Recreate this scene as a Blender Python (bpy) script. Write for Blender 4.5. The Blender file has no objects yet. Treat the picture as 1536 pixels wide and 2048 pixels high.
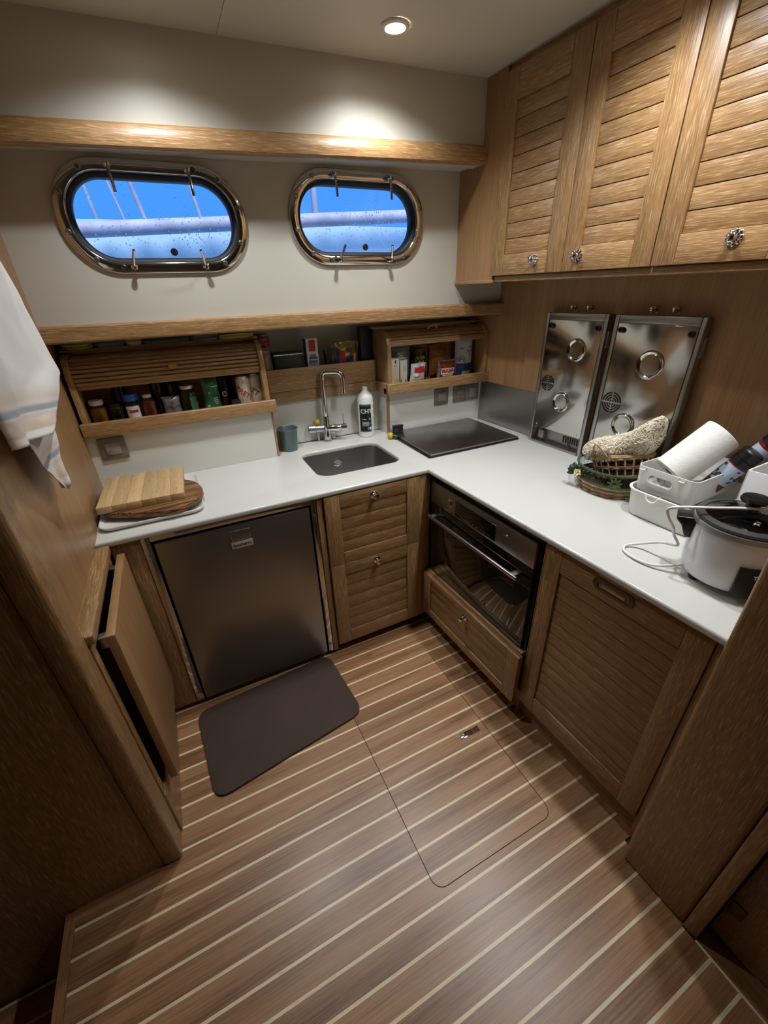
import bpy, bmesh, math, random
from mathutils import Matrix, Vector, noise
random.seed(7)
PI = math.pi
S = bpy.context.scene
C = S.collection

# ------------------------------------------------------------------ camera
cam = bpy.data.cameras.new('camera'); camo = bpy.data.objects.new('camera', cam); C.objects.link(camo)
_r = Vector((0.8970963, -0.4407138, -0.0314567)); _u = Vector((0.2330171, 0.4114248, 0.8811541)); _w = Vector((0.3753947, 0.7978101, -0.4717816))
camo.matrix_world = Matrix(((_r.x, _u.x, -_w.x, -0.88575), (_r.y, _u.y, -_w.y, -1.41035), (_r.z, _u.z, -_w.z, 1.52802), (0, 0, 0, 1)))
cam.sensor_fit = 'HORIZONTAL'; cam.sensor_width = 36.0; cam.lens = 831.875 / 1536 * 36
cam.clip_start = 0.02; cam.clip_end = 100
S.camera = camo
# ------------------------------------------------------------------ world, exposure
W = bpy.data.worlds.new('sky'); S.world = W; W.use_nodes = True
_bg = W.node_tree.nodes['Background']; _bg.inputs[0].default_value = (0.048, 0.205, 0.58, 1); _bg.inputs[1].default_value = 1.0
S.view_settings.view_transform = 'Standard'; S.view_settings.look = 'None'
S.view_settings.exposure = 1.02; S.view_settings.gamma = 1.0; S.view_settings.use_curve_mapping = False
LAMP_W = 16.5          # each downlight
LAMP_COL = (0.94, 0.98, 1.0)
sun = bpy.data.lights.new('daylight_offscreen', 'SUN'); sun.energy = 3.2; sun.color = (0.66, 0.82, 1.0); sun.angle = 0.6
suno = bpy.data.objects.new('daylight_offscreen', sun); C.objects.link(suno); suno.rotation_euler = (0.55, 0, 0)   # high over the boat, falling on what lies outside the portholes
# downlights (x, y, where): the one in view, and three just out of view whose reflections lie on the floor and whose scallop lies on the wall
DOWNLIGHTS = [(-0.108, 0.056, None), (-0.77, 0.0, 'by_bulkhead'), (0.16, -0.50, 'by_cabinet'), (0.16, -0.93, 'by_locker')]

# ------------------------------------------------------------------ frames and helpers
TH = 0.0414986
RR = Matrix.Rotation(TH, 4, 'Z')       # the right-hand run of units stands at this slight angle
ID = Matrix.Identity(4)
FRAME = [ID]
MW = {}
HC = 0.856                              # worktop height
def lin(r, g, b):
    f = lambda c: (c/255/12.92) if c/255 <= 0.04045 else ((c/255+0.055)/1.055)**2.4
    return (f(r), f(g), f(b), 1)

class G:
    """collects shapes into one mesh"""
    def __init__(s): s.v = []; s.f = []
    def raw(s, v, f):
        n = len(s.v); s.v += [tuple(p) for p in v]; s.f += [tuple(i+n for i in q) for q in f]; return s
    def bmadd(s, bm, M=None):
        if M is not None: bm.transform(M)
        bm.verts.index_update()
        s.raw([v.co[:] for v in bm.verts], [[v.index for v in f.verts] for f in bm.faces]); bm.free(); return s
    def box(s, x0, x1, y0, y1, z0, z1, bev=0.0, seg=2, M=None):
        x0, x1 = min(x0, x1), max(x0, x1); y0, y1 = min(y0, y1), max(y0, y1); z0, z1 = min(z0, z1), max(z0, z1)
        v = [(x, y, z) for x in (x0, x1) for y in (y0, y1) for z in (z0, z1)]
        f = [(0, 1, 3, 2), (4, 6, 7, 5), (0, 4, 5, 1), (2, 3, 7, 6), (0, 2, 6, 4), (1, 5, 7, 3)]
        if bev <= 0 and M is None: return s.raw(v, f)
        bm = bmesh.new(); vs = [bm.verts.new(p) for p in v]
        for q in f: bm.faces.new([vs[i] for i in q])
        if bev > 0:
            bev = min(bev, 0.49*min(x1-x0, y1-y0, z1-z0))
            bmesh.ops.bevel(bm, geom=bm.edges[:], offset=bev, segments=seg, profile=0.5, affect='EDGES')
        return s.bmadd(bm, M)
    def lathe(s, prof, n=32, M=None, cap=True):
        """prof: (radius, height) list about z"""
        v = []; f = []
        for r, h in prof:
            for i in range(n):
                a = 2*PI*i/n; v.append((r*math.cos(a), r*math.sin(a), h))
        for k in range(len(prof)-1):
            for i in range(n):
                j = (i+1) % n; f.append((k*n+i, k*n+j, (k+1)*n+j, (k+1)*n+i))
        if cap:
            if prof[0][0] > 1e-6: f.append(tuple(range(n-1, -1, -1)))
            if prof[-1][0] > 1e-6: f.append(tuple((len(prof)-1)*n+i for i in range(n)))
        if M is not None: v = [tuple(M @ Vector(p)) for p in v]
        return s.raw(v, f)
    def tube(s, pts, r, n=8, closed=False):
        pts = [Vector(p) for p in pts]; m = len(pts); v = []; f = []
        rr = r if isinstance(r, (list, tuple)) else [r]*m
        prev = None
        for i in range(m):
            a = pts[(i-1) % m] if (closed or i > 0) else pts[i]; b = pts[(i+1) % m] if (closed or i < m-1) else pts[i]
            t = (b-a).normalized()
            if prev is None:
                ref = Vector((0, 0, 1)) if abs(t.z) < 0.9 else Vector((1, 0, 0)); nrm = t.cross(ref).normalized()
            else:
                nrm = (prev - t*prev.dot(t)).normalized()
            prev = nrm; bi = t.cross(nrm)
            for k in range(n):
                q = 2*PI*k/n; v.append(tuple(pts[i] + (nrm*math.cos(q)+bi*math.sin(q))*rr[i]))
        e = m if closed else m-1
        for i in range(e):
            j = (i+1) % m
            for k in range(n):
                l = (k+1) % n; f.append((i*n+k, i*n+l, j*n+l, j*n+k))
        if not closed: f.append(tuple(range(n-1, -1, -1))); f.append(tuple((m-1)*n+k for k in range(n)))
        return s.raw(v, f)
    def prism(s, poly, a, b, axis='z', bev=0.0, seg=2):
        """poly in the two other axes (order x,y,z without axis)"""
        def P(p, h):
            return {'z': (p[0], p[1], h), 'y': (p[0], h, p[1]), 'x': (h, p[0], p[1])}[axis]
        n = len(poly); bm = bmesh.new()
        A = [bm.verts.new(P(p, a)) for p in poly]; B = [bm.verts.new(P(p, b)) for p in poly]
        bm.faces.new(A[::-1]); bm.faces.new(B)
        for i in range(n): j = (i+1) % n; bm.faces.new((A[i], A[j], B[j], B[i]))
        bmesh.ops.recalc_face_normals(bm, faces=bm.faces[:])
        if bev > 0: bmesh.ops.bevel(bm, geom=[e for e in bm.edges if e.calc_face_angle(0) > 0.6], offset=bev, segments=seg, profile=0.5, affect='EDGES')
        return s.bmadd(bm)
    def grid(s, nu, nv, fn, closed_u=False):
        v = [tuple(fn(i/(nu if closed_u else nu-1), j/(nv-1))) for j in range(nv) for i in range(nu)]; f = []
        for j in range(nv-1):
            for i in range(nu if closed_u else nu-1):
                k = (i+1) % nu; f.append((j*nu+i, j*nu+k, (j+1)*nu+k, (j+1)*nu+i))
        return s.raw(v, f)
    def mesh(s, name, smooth=35):
        me = bpy.data.meshes.new(name); me.from_pydata(s.v, [], s.f); me.validate()
        bm = bmesh.new(); bm.from_mesh(me); bmesh.ops.recalc_face_normals(bm, faces=bm.faces[:]); bm.to_mesh(me); bm.free()
        if smooth:
            me.shade_smooth(); me.set_sharp_from_angle(angle=math.radians(smooth))
        return me

def link(name, data, parent=None, M=None):
    o = bpy.data.objects.new(name, data); C.objects.link(o)
    m = FRAME[0] @ (M if M is not None else ID)
    if parent is not None:
        o.parent = parent; o.matrix_parent_inverse = MW[parent.name].inverted()
    o.matrix_basis = m; MW[o.name] = m
    return o
def tag(o, label, cat, group=None):
    o['label'] = label; o['category'] = cat
    if group: o['group'] = group
    return o
def thing(name, label, cat, base, group=None):
    return tag(link(name, None, None, Matrix.Translation(base)), label, cat, group)
def add(g, name, m, parent=None, M=None, smooth=35, label=None):
    me = g.mesh(name, smooth) if isinstance(g, G) else g
    if m is not None and not me.materials: me.materials.append(m)
    o = link(name, me, parent, M)
    if label: o['label'] = label
    return o
def struct(g, name, m, label, cat='wall', smooth=35):
    o = add(g, name, m, smooth=smooth); o['kind'] = 'structure'; o['label'] = label; o['category'] = cat; return o
def text_mesh(txt, size, bold=0.0, extr=0.0004):
    cu = bpy.data.curves.new('lettering', 'FONT'); cu.body = txt; cu.size = size; cu.align_x = 'CENTER'; cu.align_y = 'CENTER'; cu.offset = bold; cu.extrude = extr
    o = bpy.data.objects.new('lettering', cu); C.objects.link(o)
    dg = bpy.context.evaluated_depsgraph_get(); me = bpy.data.meshes.new_from_object(o.evaluated_get(dg))
    bpy.data.objects.remove(o); bpy.data.curves.remove(cu)
    me.materials.clear()
    return me
def text(txt, size, fn, name, m, parent, bold=0.0, extr=0.0003):
    """fn maps lettering (x, y, depth) to a place"""
    me = text_mesh(txt, size, bold, extr)
    for v in me.vertices: v.co = Vector(fn(v.co.x, v.co.y, v.co.z))
    me.materials.append(m); return link(name, me, parent)

# ------------------------------------------------------------------ materials
MATS = {}
def nm(name):
    m = bpy.data.materials.new(name); m.use_nodes = True; nt = m.node_tree; b = nt.nodes['Principled BSDF']; MATS[name] = m
    return m, nt, b, nt.nodes.new, nt.links.new
def mat(name, col, rough=0.5, metal=0.0, noise_amt=0.0, noise_scale=40.0, bump=0.0, bump_scale=200.0, emit=None, trans=0.0, coat=0.0, rough_var=0.0, sheen=0.0, ior=None):
    m, nt, b, N, L = nm(name)
    b.inputs['Base Color'].default_value = col; b.inputs['Roughness'].default_value = rough; b.inputs['Metallic'].default_value = metal
    b.inputs['Coat Weight'].default_value = coat; b.inputs['Transmission Weight'].default_value = trans; b.inputs['Sheen Weight'].default_value = sheen
    if ior: b.inputs['IOR'].default_value = ior
    tc = N('ShaderNodeTexCoord')
    n1 = N('ShaderNodeTexNoise'); n1.inputs['Scale'].default_value = noise_scale; n1.inputs['Detail'].default_value = 4
    L(tc.outputs['Object'], n1.inputs['Vector'])
    if noise_amt > 0:
        mx = N('ShaderNodeMix'); mx.data_type = 'RGBA'; mx.blend_type = 'MULTIPLY'; mx.inputs['Factor'].default_value = 1
        mr = N('ShaderNodeMapRange'); mr.inputs['From Min'].default_value = .3; mr.inputs['From Max'].default_value = .7; mr.inputs['To Min'].default_value = 1-noise_amt; mr.inputs['To Max'].default_value = 1+noise_amt*.5
        L(n1.outputs['Fac'], mr.inputs['Value']); mx.inputs['A'].default_value = col; L(mr.outputs['Result'], mx.inputs['B']); L(mx.outputs['Result'], b.inputs['Base Color'])
    if rough_var > 0:
        mr = N('ShaderNodeMapRange'); mr.inputs['To Min'].default_value = max(.02, rough-rough_var); mr.inputs['To Max'].default_value = rough+rough_var
        L(n1.outputs['Fac'], mr.inputs['Value']); L(mr.outputs['Result'], b.inputs['Roughness'])
    if bump > 0:
        n2 = N('ShaderNodeTexNoise'); n2.inputs['Scale'].default_value = bump_scale; n2.inputs['Detail'].default_value = 3
        L(tc.outputs['Object'], n2.inputs['Vector'])
        bp = N('ShaderNodeBump'); bp.inputs['Strength'].default_value = bump; bp.inputs['Distance'].default_value = .002
        L(n2.outputs['Fac'], bp.inputs['Height']); L(bp.outputs['Normal'], b.inputs['Normal'])
    if emit: b.inputs['Emission Color'].default_value = emit[0]; b.inputs['Emission Strength'].default_value = emit[1]
    return m
def wood(name, axis, dark, mid, light, pore, rough=0.42, figure=1.0, pore_amt=0.5, bump=0.25, cross=26.0, tone=0.14, coat=0.0, dark_amt=0.45, plen=26.0, ringw=.78):
    """grain along axis; limed pores; per-piece tone and offset"""
    m, nt, b, N, L = nm(name)
    tc = N('ShaderNodeTexCoord'); oi = N('ShaderNodeObjectInfo')
    off = N('ShaderNodeVectorMath'); off.operation = 'SCALE'; off.inputs[0].default_value = (13.1, 7.7, 9.3)
    L(oi.outputs['Random'], off.inputs['Scale'])
    ad = N('ShaderNodeVectorMath'); ad.operation = 'ADD'; L(tc.outputs['Object'], ad.inputs[0]); L(off.outputs[0], ad.inputs[1])
    def mapped(cr, al):
        mp = N('ShaderNodeMapping'); mp.inputs['Scale'].default_value = tuple(al if a == axis else cr for a in 'xyz'); L(ad.outputs[0], mp.inputs['Vector']); return mp.outputs[0]
    big = N('ShaderNodeTexNoise'); big.inputs['Scale'].default_value = 1; big.inputs['Detail'].default_value = 2; L(mapped(cross*.5, .8), big.inputs['Vector'])
    # growth rings: bands of the big noise
    ml = N('ShaderNodeMath'); ml.operation = 'MULTIPLY'; ml.inputs[1].default_value = 9*figure; L(big.outputs['Fac'], ml.inputs[0])
    fr = N('ShaderNodeMath'); fr.operation = 'PINGPONG'; fr.inputs[1].default_value = 1; L(ml.outputs[0], fr.inputs[0])
    st = N('ShaderNodeTexNoise'); st.inputs['Scale'].default_value = 1; st.inputs['Detail'].default_value = 5; st.inputs['Roughness'].default_value = .65; L(mapped(cross*9, 6), st.inputs['Vector'])
    mx0 = N('ShaderNodeMix'); mx0.data_type = 'FLOAT'; mx0.inputs['Factor'].default_value = ringw; L(fr.outputs[0], mx0.inputs['A']); L(st.outputs['Fac'], mx0.inputs['B'])
    cr = N('ShaderNodeValToRGB'); e = cr.color_ramp.elements; e[0].position = .28; e[0].color = dark; e[1].position = .72; e[1].color = light
    e2 = cr.color_ramp.elements.new(.5); e2.color = mid; L(mx0.outputs['Result'], cr.inputs['Fac'])
    po = N('ShaderNodeTexNoise'); po.inputs['Scale'].default_value = 1; po.inputs['Detail'].default_value = 3; L(mapped(cross*15, plen), po.inputs['Vector'])
    pr = N('ShaderNodeMapRange'); pr.inputs['From Min'].default_value = .54; pr.inputs['From Max'].default_value = .72; pr.inputs['To Max'].default_value = pore_amt; L(po.outputs['Fac'], pr.inputs['Value'])
    mx = N('ShaderNodeMix'); mx.data_type = 'RGBA'; L(pr.outputs['Result'], mx.inputs['Factor']); L(cr.outputs['Color'], mx.inputs['A']); mx.inputs['B'].default_value = pore
    dk = N('ShaderNodeMapRange'); dk.inputs['From Min'].default_value = .46; dk.inputs['From Max'].default_value = .30; dk.inputs['To Max'].default_value = dark_amt; L(po.outputs['Fac'], dk.inputs['Value'])
    mxd = N('ShaderNodeMix'); mxd.data_type = 'RGBA'; L(dk.outputs['Result'], mxd.inputs['Factor']); L(mx.outputs['Result'], mxd.inputs['A']); mxd.inputs['B'].default_value = tuple(c*.45 for c in dark[:3])+(1,); mx = mxd
    tn = N('ShaderNodeMapRange'); tn.inputs['To Min'].default_value = 1-tone; tn.inputs['To Max'].default_value = 1+tone*.7; L(oi.outputs['Random'], tn.inputs['Value'])
    m2 = N('ShaderNodeMix'); m2.data_type = 'RGBA'; m2.blend_type = 'MULTIPLY'; m2.inputs['Factor'].default_value = 1; L(mx.outputs['Result'], m2.inputs['A']); L(tn.outputs['Result'], m2.inputs['B'])
    L(m2.outputs['Result'], b.inputs['Base Color'])
    b.inputs['Roughness'].default_value = rough; b.inputs['Coat Weight'].default_value = coat; b.inputs['Coat Roughness'].default_value = .28
    bp = N('ShaderNodeBump'); bp.inputs['Strength'].default_value = bump; bp.inputs['Distance'].default_value = .0015; L(po.outputs['Fac'], bp.inputs['Height']); L(bp.outputs['Normal'], b.inputs['Normal'])
    return m
OAK = {}
for a in 'xyz':
    OAK[a] = wood('oak_'+a, a, lin(126, 92, 56), lin(149, 112, 71), lin(163, 127, 84), lin(204, 178, 138), pore_amt=.6, tone=.06, coat=.22, bump=.4, ringw=.90)
    OAK['v'+a] = wood('oak_veneer_'+a, a, lin(140, 103, 66), lin(154, 116, 77), lin(163, 125, 84), lin(182, 148, 108), figure=.5, pore_amt=.3, bump=.15, tone=.03, coat=.22, dark_amt=.25, plen=12)
TEAK = wood('teak_plank', 'x', lin(112, 75, 47), lin(154, 111, 75), lin(172, 130, 92), lin(110, 72, 44), rough=.36, figure=.55, pore_amt=.35, bump=.08, cross=24, tone=.10, coat=.10, plen=5, ringw=.74)
TEAKY = wood('teak_border', 'y', lin(124, 84, 54), lin(154, 111, 75), lin(172, 130, 92), lin(110, 72, 44), rough=.30, figure=.8, pore_amt=.25, bump=.10, cross=22, tone=.10, coat=.25)
HOLLY = wood('holly_inlay', 'x', lin(214, 192, 156), lin(226, 206, 170), lin(232, 214, 180), lin(218, 198, 162), rough=.35, pore_amt=.2, bump=.05, tone=.03)
BEECHY = wood('beech_stave', 'y', lin(178, 142, 98), lin(198, 164, 118), lin(210, 178, 132), lin(180, 144, 102), rough=.5, pore_amt=.2, bump=.08, tone=.16, figure=.6)
OLIVE = wood('olive_wood', 'x', lin(72, 44, 24), lin(116, 76, 44), lin(148, 104, 66), lin(84, 52, 28), rough=.42, pore_amt=.3, bump=.05, figure=3.0, cross=40, ringw=.35)
WHITE = mat('white_lining', lin(188, 183, 171), .42, bump=.02, bump_scale=300)
CEIL = mat('ceiling_lining', lin(196, 190, 176), .5, bump=.03, bump_scale=500)
QUARTZ = mat('white_quartz', lin(204, 203, 197), .22, noise_amt=.06, noise_scale=500, coat=.3)
SPLASHW = mat('white_splash', lin(212, 210, 202), .3)
CHROME = mat('chrome', (0.72, 0.72, 0.72, 1), .07, 1.0)
POLISHED = mat('polished_steel', (0.56, 0.54, 0.52, 1), .10, 1.0, rough_var=.05, noise_scale=12)
BRUSHED = mat('brushed_steel', (0.36, 0.35, 0.34, 1), .34, 1.0, rough_var=.06, noise_scale=30)
FRIDGEST = mat('fridge_steel', (0.32, 0.31, 0.30, 1), .36, 1.0, rough_var=.05, noise_scale=30)
SINKST = mat('sink_steel', (0.34, 0.34, 0.33, 1), .38, 1.0, rough_var=.05, noise_scale=60)
SATIN = mat('satin_aluminium', (0.50, 0.50, 0.50, 1), .35, 1.0)
BLACK = mat('black_plastic', lin(18, 18, 19), .35)
GASKET = mat('black_rubber', lin(14, 15, 18), .6)
BGLASS = mat('black_glass', lin(10, 10, 11), .06, coat=.6)
WPLAST = mat('white_plastic', lin(222, 221, 214), .35)
GREYPL = mat('grey_plastic', lin(126, 122, 116), .35, metal=.35)
def glassmat(name, tint, refl=.1):
    m, nt, b, N, L = nm(name)
    t = N('ShaderNodeBsdfTransparent'); t.inputs[0].default_value = tint; g = N('ShaderNodeBsdfGlossy'); g.inputs['Roughness'].default_value = .02
    fz = N('ShaderNodeFresnel'); fz.inputs[0].default_value = 1.45
    mx = N('ShaderNodeMixShader'); L(fz.outputs[0], mx.inputs[0]); L(t.outputs[0], mx.inputs[1]); L(g.outputs[0], mx.inputs[2])
    L(mx.outputs[0], nt.nodes['Material Output'].inputs['Surface']); return m
PANE = glassmat('window_glass', (0.86, 0.93, 0.98, 1))
JARGL = glassmat('jar_glass', (0.92, 0.94, 0.92, 1))
LIDGL = glassmat('lid_glass', (0.35, 0.35, 0.36, 1))
DROP = mat('water_drop', (0.9, 0.95, 1, 1), .02, trans=1.0, ior=1.33)

# ================================================================== SETTING
def ceil_z(x): return 2.186 + 0.022*(x-0.38) if x < 0.38 else 2.186
# ---- floor: substrate, planks, inlay strips, hatch
fl = struct(G().box(-1.515, 0.75, -3.0, 0.76, -.05, -.004), 'floor', mat('floor_substrate', lin(52, 32, 20), .7), 'teak cabin sole of long planks with pale inlay strips', 'floor')
PITCH = .067; IN = .0075; Y0 = -.53
HX0, HX1, HY0, HY1 = -.556, -.110, -.975, Y0+5*PITCH-.0055
GAP = .0011
hatch = thing('floor_hatch', 'long teak lift-out floor hatch with a chrome lifting ring, cut through the planks', 'hatch', ((HX0+HX1)/2, (HY0+HY1)/2, 0))
def arc(cx, cy, r, a0, a1, n=6): return [(cx+r*math.cos(a0+(a1-a0)*i/n), cy+r*math.sin(a0+(a1-a0)*i/n)) for i in range(n+1)]
def plank(x0, x1, y0, y1, parent, m=TEAK, name='plank', top=0.0, poly=None):
    g = G()
    if poly: g.prism(poly, -.005, top)
    else: g.box(x0, x1, y0, y1, -.005, top)
    return add(g, name, m, parent, smooth=0)
R_ = .035
for k in range(-9, 37):
    ya = Y0-k*PITCH           # inlay centre above this plank
    y1 = ya-IN/2; y0 = ya-PITCH+IN/2; ic = ya
    xl = -1.235 if y1 > -.50 else -1.488
    xr = .075 if ya > -1.13 else (.03 if ya > -1.30 else -.0095)
    for (pa, pb, nmn, mm, tp) in ((y0, y1, 'plank', TEAK, 0.0), (ic-IN/2, ic+IN/2, 'inlay_strip', HOLLY, -.0002)):
        mid = (pa+pb)/2
        if nmn == 'inlay_strip' and ya > .03: continue
        inside = HY0 < mid < HY1
        cutrow = pa < HY0 < pb
        if cutrow:
            # this plank is cut by the hatch's rounded end
            poly = [(xl, pa), (xr, pa), (xr, pb), (HX1+GAP, pb)] + [(HX1+GAP, HY0+R_)] + arc(HX1-R_, HY0+R_, R_+GAP, 0, -PI/2)[1:] + arc(HX0+R_, HY0+R_, R_+GAP, -PI/2, -PI)[0:] + [(HX0-GAP, pb), (xl, pb)]
            plank(0, 0, 0, 0, fl, poly=poly)
            poly = [(HX0+GAP, pb)] + arc(HX0+R_, HY0+R_, R_-GAP, PI, 1.5*PI) + arc(HX1-R_, HY0+R_, R_-GAP, 1.5*PI, 2*PI) + [(HX1-GAP, pb)]
            plank(0, 0, 0, 0, hatch, poly=poly)
        elif inside:
            plank(xl, HX0-GAP, pa, pb, fl, mm, nmn, tp); plank(HX0+GAP, HX1-GAP, pa, pb, hatch, mm, nmn, tp); plank(HX1+GAP, xr, pa, pb, fl, mm, nmn, tp)
        else:
            plank(xl, xr, pa, pb, fl, mm, nmn, tp)
        if ya < -1.36: plank(.0625, .55, pa, pb, fl, mm, nmn, tp)
# edge boards along the platform side and the right-hand threshold
plank(-1.515, -1.489, -3.0, -.548, fl, TEAKY, 'edge_board')
plank(-.0025, .0555, -3.0, -1.36, fl, TEAKY, 'border_plank')
HOLLYY = wood('holly_inlay_cross', 'y', lin(214, 192, 156), lin(226, 206, 170), lin(232, 214, 180), lin(218, 198, 162), rough=.35, pore_amt=.2, bump=.05, tone=.03)
plank(-.009, -.003, -3.0, -1.362, fl, HOLLYY, 'inlay_strip', -.0002); plank(.056, .062, -3.0, -1.362, fl, HOLLYY, 'inlay_strip', -.0002)
# lifting ring in the hatch
g = G().box(-.222, -.138, -.632, -.610, -.002, .0035, .003); ringp = add(g, 'lifting_ring_plate', CHROME, hatch, label='chrome recessed lifting ring')
add(G().tube([(-.208+.056*t, -.6265+.002, .006) for t in (0, .25, .5, .75, 1)], .0022), 'lifting_ring', CHROME, ringp)
for sx in (-.216, -.144): add(G().lathe([(.0035, 0), (.0035, .0008), (.001, .0012)], 12, Matrix.Translation((sx, -.621, .0035))), 'screw', POLISHED, ringp)
# lower floor beside the platform
fl2 = struct(G().box(-2.4, -1.515, -3.0, -.50, -.32, -.268), 'floor_lower', MATS['floor_substrate'], 'lower teak floor beside the raised galley floor', 'floor')
for k in range(0, 38):
    ya = -.53-.03-k*PITCH
    plank(-2.4, -1.516, ya-PITCH+IN/2, ya-IN/2, fl2, top=0).location.z = -.263
    plank(-2.4, -1.516, ya-IN/2, ya+IN/2, fl2, HOLLY, 'inlay_strip', -.0002).location.z = -.263
# ---- ceiling
CL = [(-2.5, .5), (.9, .5)]
ce = struct(G().raw([(x, y, ceil_z(x)+dz) for dz in (.012, .06) for (x, y) in ((-2.5, -3.1), (.9, -3.1), (.9, .5), (-2.5, .5))], [(0, 1, 2, 3), (7, 6, 5, 4), (0, 4, 5, 1), (1, 5, 6, 2), (2, 6, 7, 3), (3, 7, 4, 0)]), 'ceiling', mat('ceiling_joint', lin(70, 64, 55), .8), 'off-white lined cabin ceiling with a fine panel joint', 'ceiling', 0)
def cpanel(x0, x1, y0, y1):
    v = [(x, y, ceil_z(x)+dz) for dz in (0, .0125) for (x, y) in ((x0, y0), (x1, y0), (x1, y1), (x0, y1))]
    add(G().raw(v, [(3, 2, 1, 0), (4, 5, 6, 7), (0, 1, 5, 4), (1, 2, 6, 5), (2, 3, 7, 6), (3, 0, 4, 7)]), 'ceiling_panel', CEIL, ce, smooth=0)
cpanel(-2.4, -.5627, -3.05, .45); cpanel(-.5613, .38, -3.05, .45); cpanel(.38, .8, -3.05, .45)
# ---- back (hull side) wall with the two porthole openings
def rrect(cx, cz, w, h, r, n=10):
    p = []
    for (sx, sz, a) in ((1, 1, 0), (-1, 1, PI/2), (-1, -1, PI), (1, -1, 1.5*PI)):
        for i in range(n+1):
            q = a+PI/2*i/n; p.append((cx+sx*(w/2-r)+r*math.cos(q), cz+sz*(h/2-r)+r*math.sin(q)))
    return p
PORTS = [(-.815, 1.752), (-.093, 1.770)]
PW, PH, PR = .568, .308, .148
def plate_with_holes(outer, holes, y0, y1):
    bm = bmesh.new(); edges = []
    for loop in [outer]+holes:
        vs = [bm.verts.new((p[0], y0, p[1])) for p in loop]
        for i in range(len(vs)): edges.append(bm.edges.new((vs[i], vs[(i+1) % len(vs)])))
    bmesh.ops.triangle_fill(bm, use_beauty=True, use_dissolve=False, edges=edges)
    r = bmesh.ops.extrude_face_region(bm, geom=bm.faces[:])
    for v in r['geom']:
        if isinstance(v, bmesh.types.BMVert): v.co.y = y1
    bmesh.ops.recalc_face_normals(bm, faces=bm.faces[:])
    return G().bmadd(bm)
holes = [rrect(cx, cz, PW-.03, PH-.03, PR-.015)[::-1] for cx, cz in PORTS]
wb = struct(plate_with_holes([(-1.30, 1.42), (.72, 1.42), (.72, 1.96), (-1.30, 1.96)], holes, .40, .46), 'wall_back', WHITE, 'white lined hull-side wall carrying the two portholes', 'wall', 30)
add(G().raw([(x, y, z) for y in (.262, .33) for (x, z) in ((-1.30, 1.90), (.72, 1.95), (.72, 2.25), (-1.30, 2.25))], [(0, 1, 2, 3), (7, 6, 5, 4), (0, 4, 5, 1), (1, 5, 6, 2), (2, 6, 7, 3), (3, 7, 4, 0)]), 'upper_panel', WHITE, wb, smooth=0)
add(G().raw([(x, y, z+dz) for dz in (0, .03) for (x, y, z) in ((-1.30, .262, 1.905), (.72, .262, 1.955), (.72, .47, 1.955), (-1.30, .47, 1.905))], [(0, 1, 2, 3), (7, 6, 5, 4), (0, 4, 5, 1), (1, 5, 6, 2), (2, 6, 7, 3), (3, 7, 4, 0)]), 'soffit', WHITE, wb, smooth=0)
add(G().box(-1.30, .74, .725, .76, -.05, 1.47), 'lower_back_panel', WHITE, wb)
add(G().box(-1.30, .74, .38, .73, 1.425, 1.45), 'recess_top', WHITE, wb)
# beam above the portholes and strip below them
def sloped(x0, x1, prof0, dz, name, label):
    n = len(prof0); v = [(x0, y, z) for y, z in prof0]+[(x1, y, z+dz) for y, z in prof0]
    f = [tuple(range(n))[::-1], tuple(range(n, 2*n))]+[(i, (i+1) % n, n+(i+1) % n, n+i) for i in range(n)]
    return struct(G().raw(v, f), name, OAK['x'], label, 'trim', 40)
bp_ = [(.272, 1.883), (.245, 1.880), (.236, 1.886), (.232, 1.905), (.236, 1.930), (.245, 1.938), (.272, 1.938)]
sloped(-1.245, .382, bp_, .058, 'trim_1', 'rounded oak beam running above both portholes')
sp_ = [(.405, 1.402), (.378, 1.402), (.370, 1.408), (.368, 1.43), (.370, 1.45), (.378, 1.456), (.405, 1.456)]
sloped(-1.245, .645, sp_, 0, 'trim_2', 'oak strip running below both portholes over the open shelf')
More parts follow.
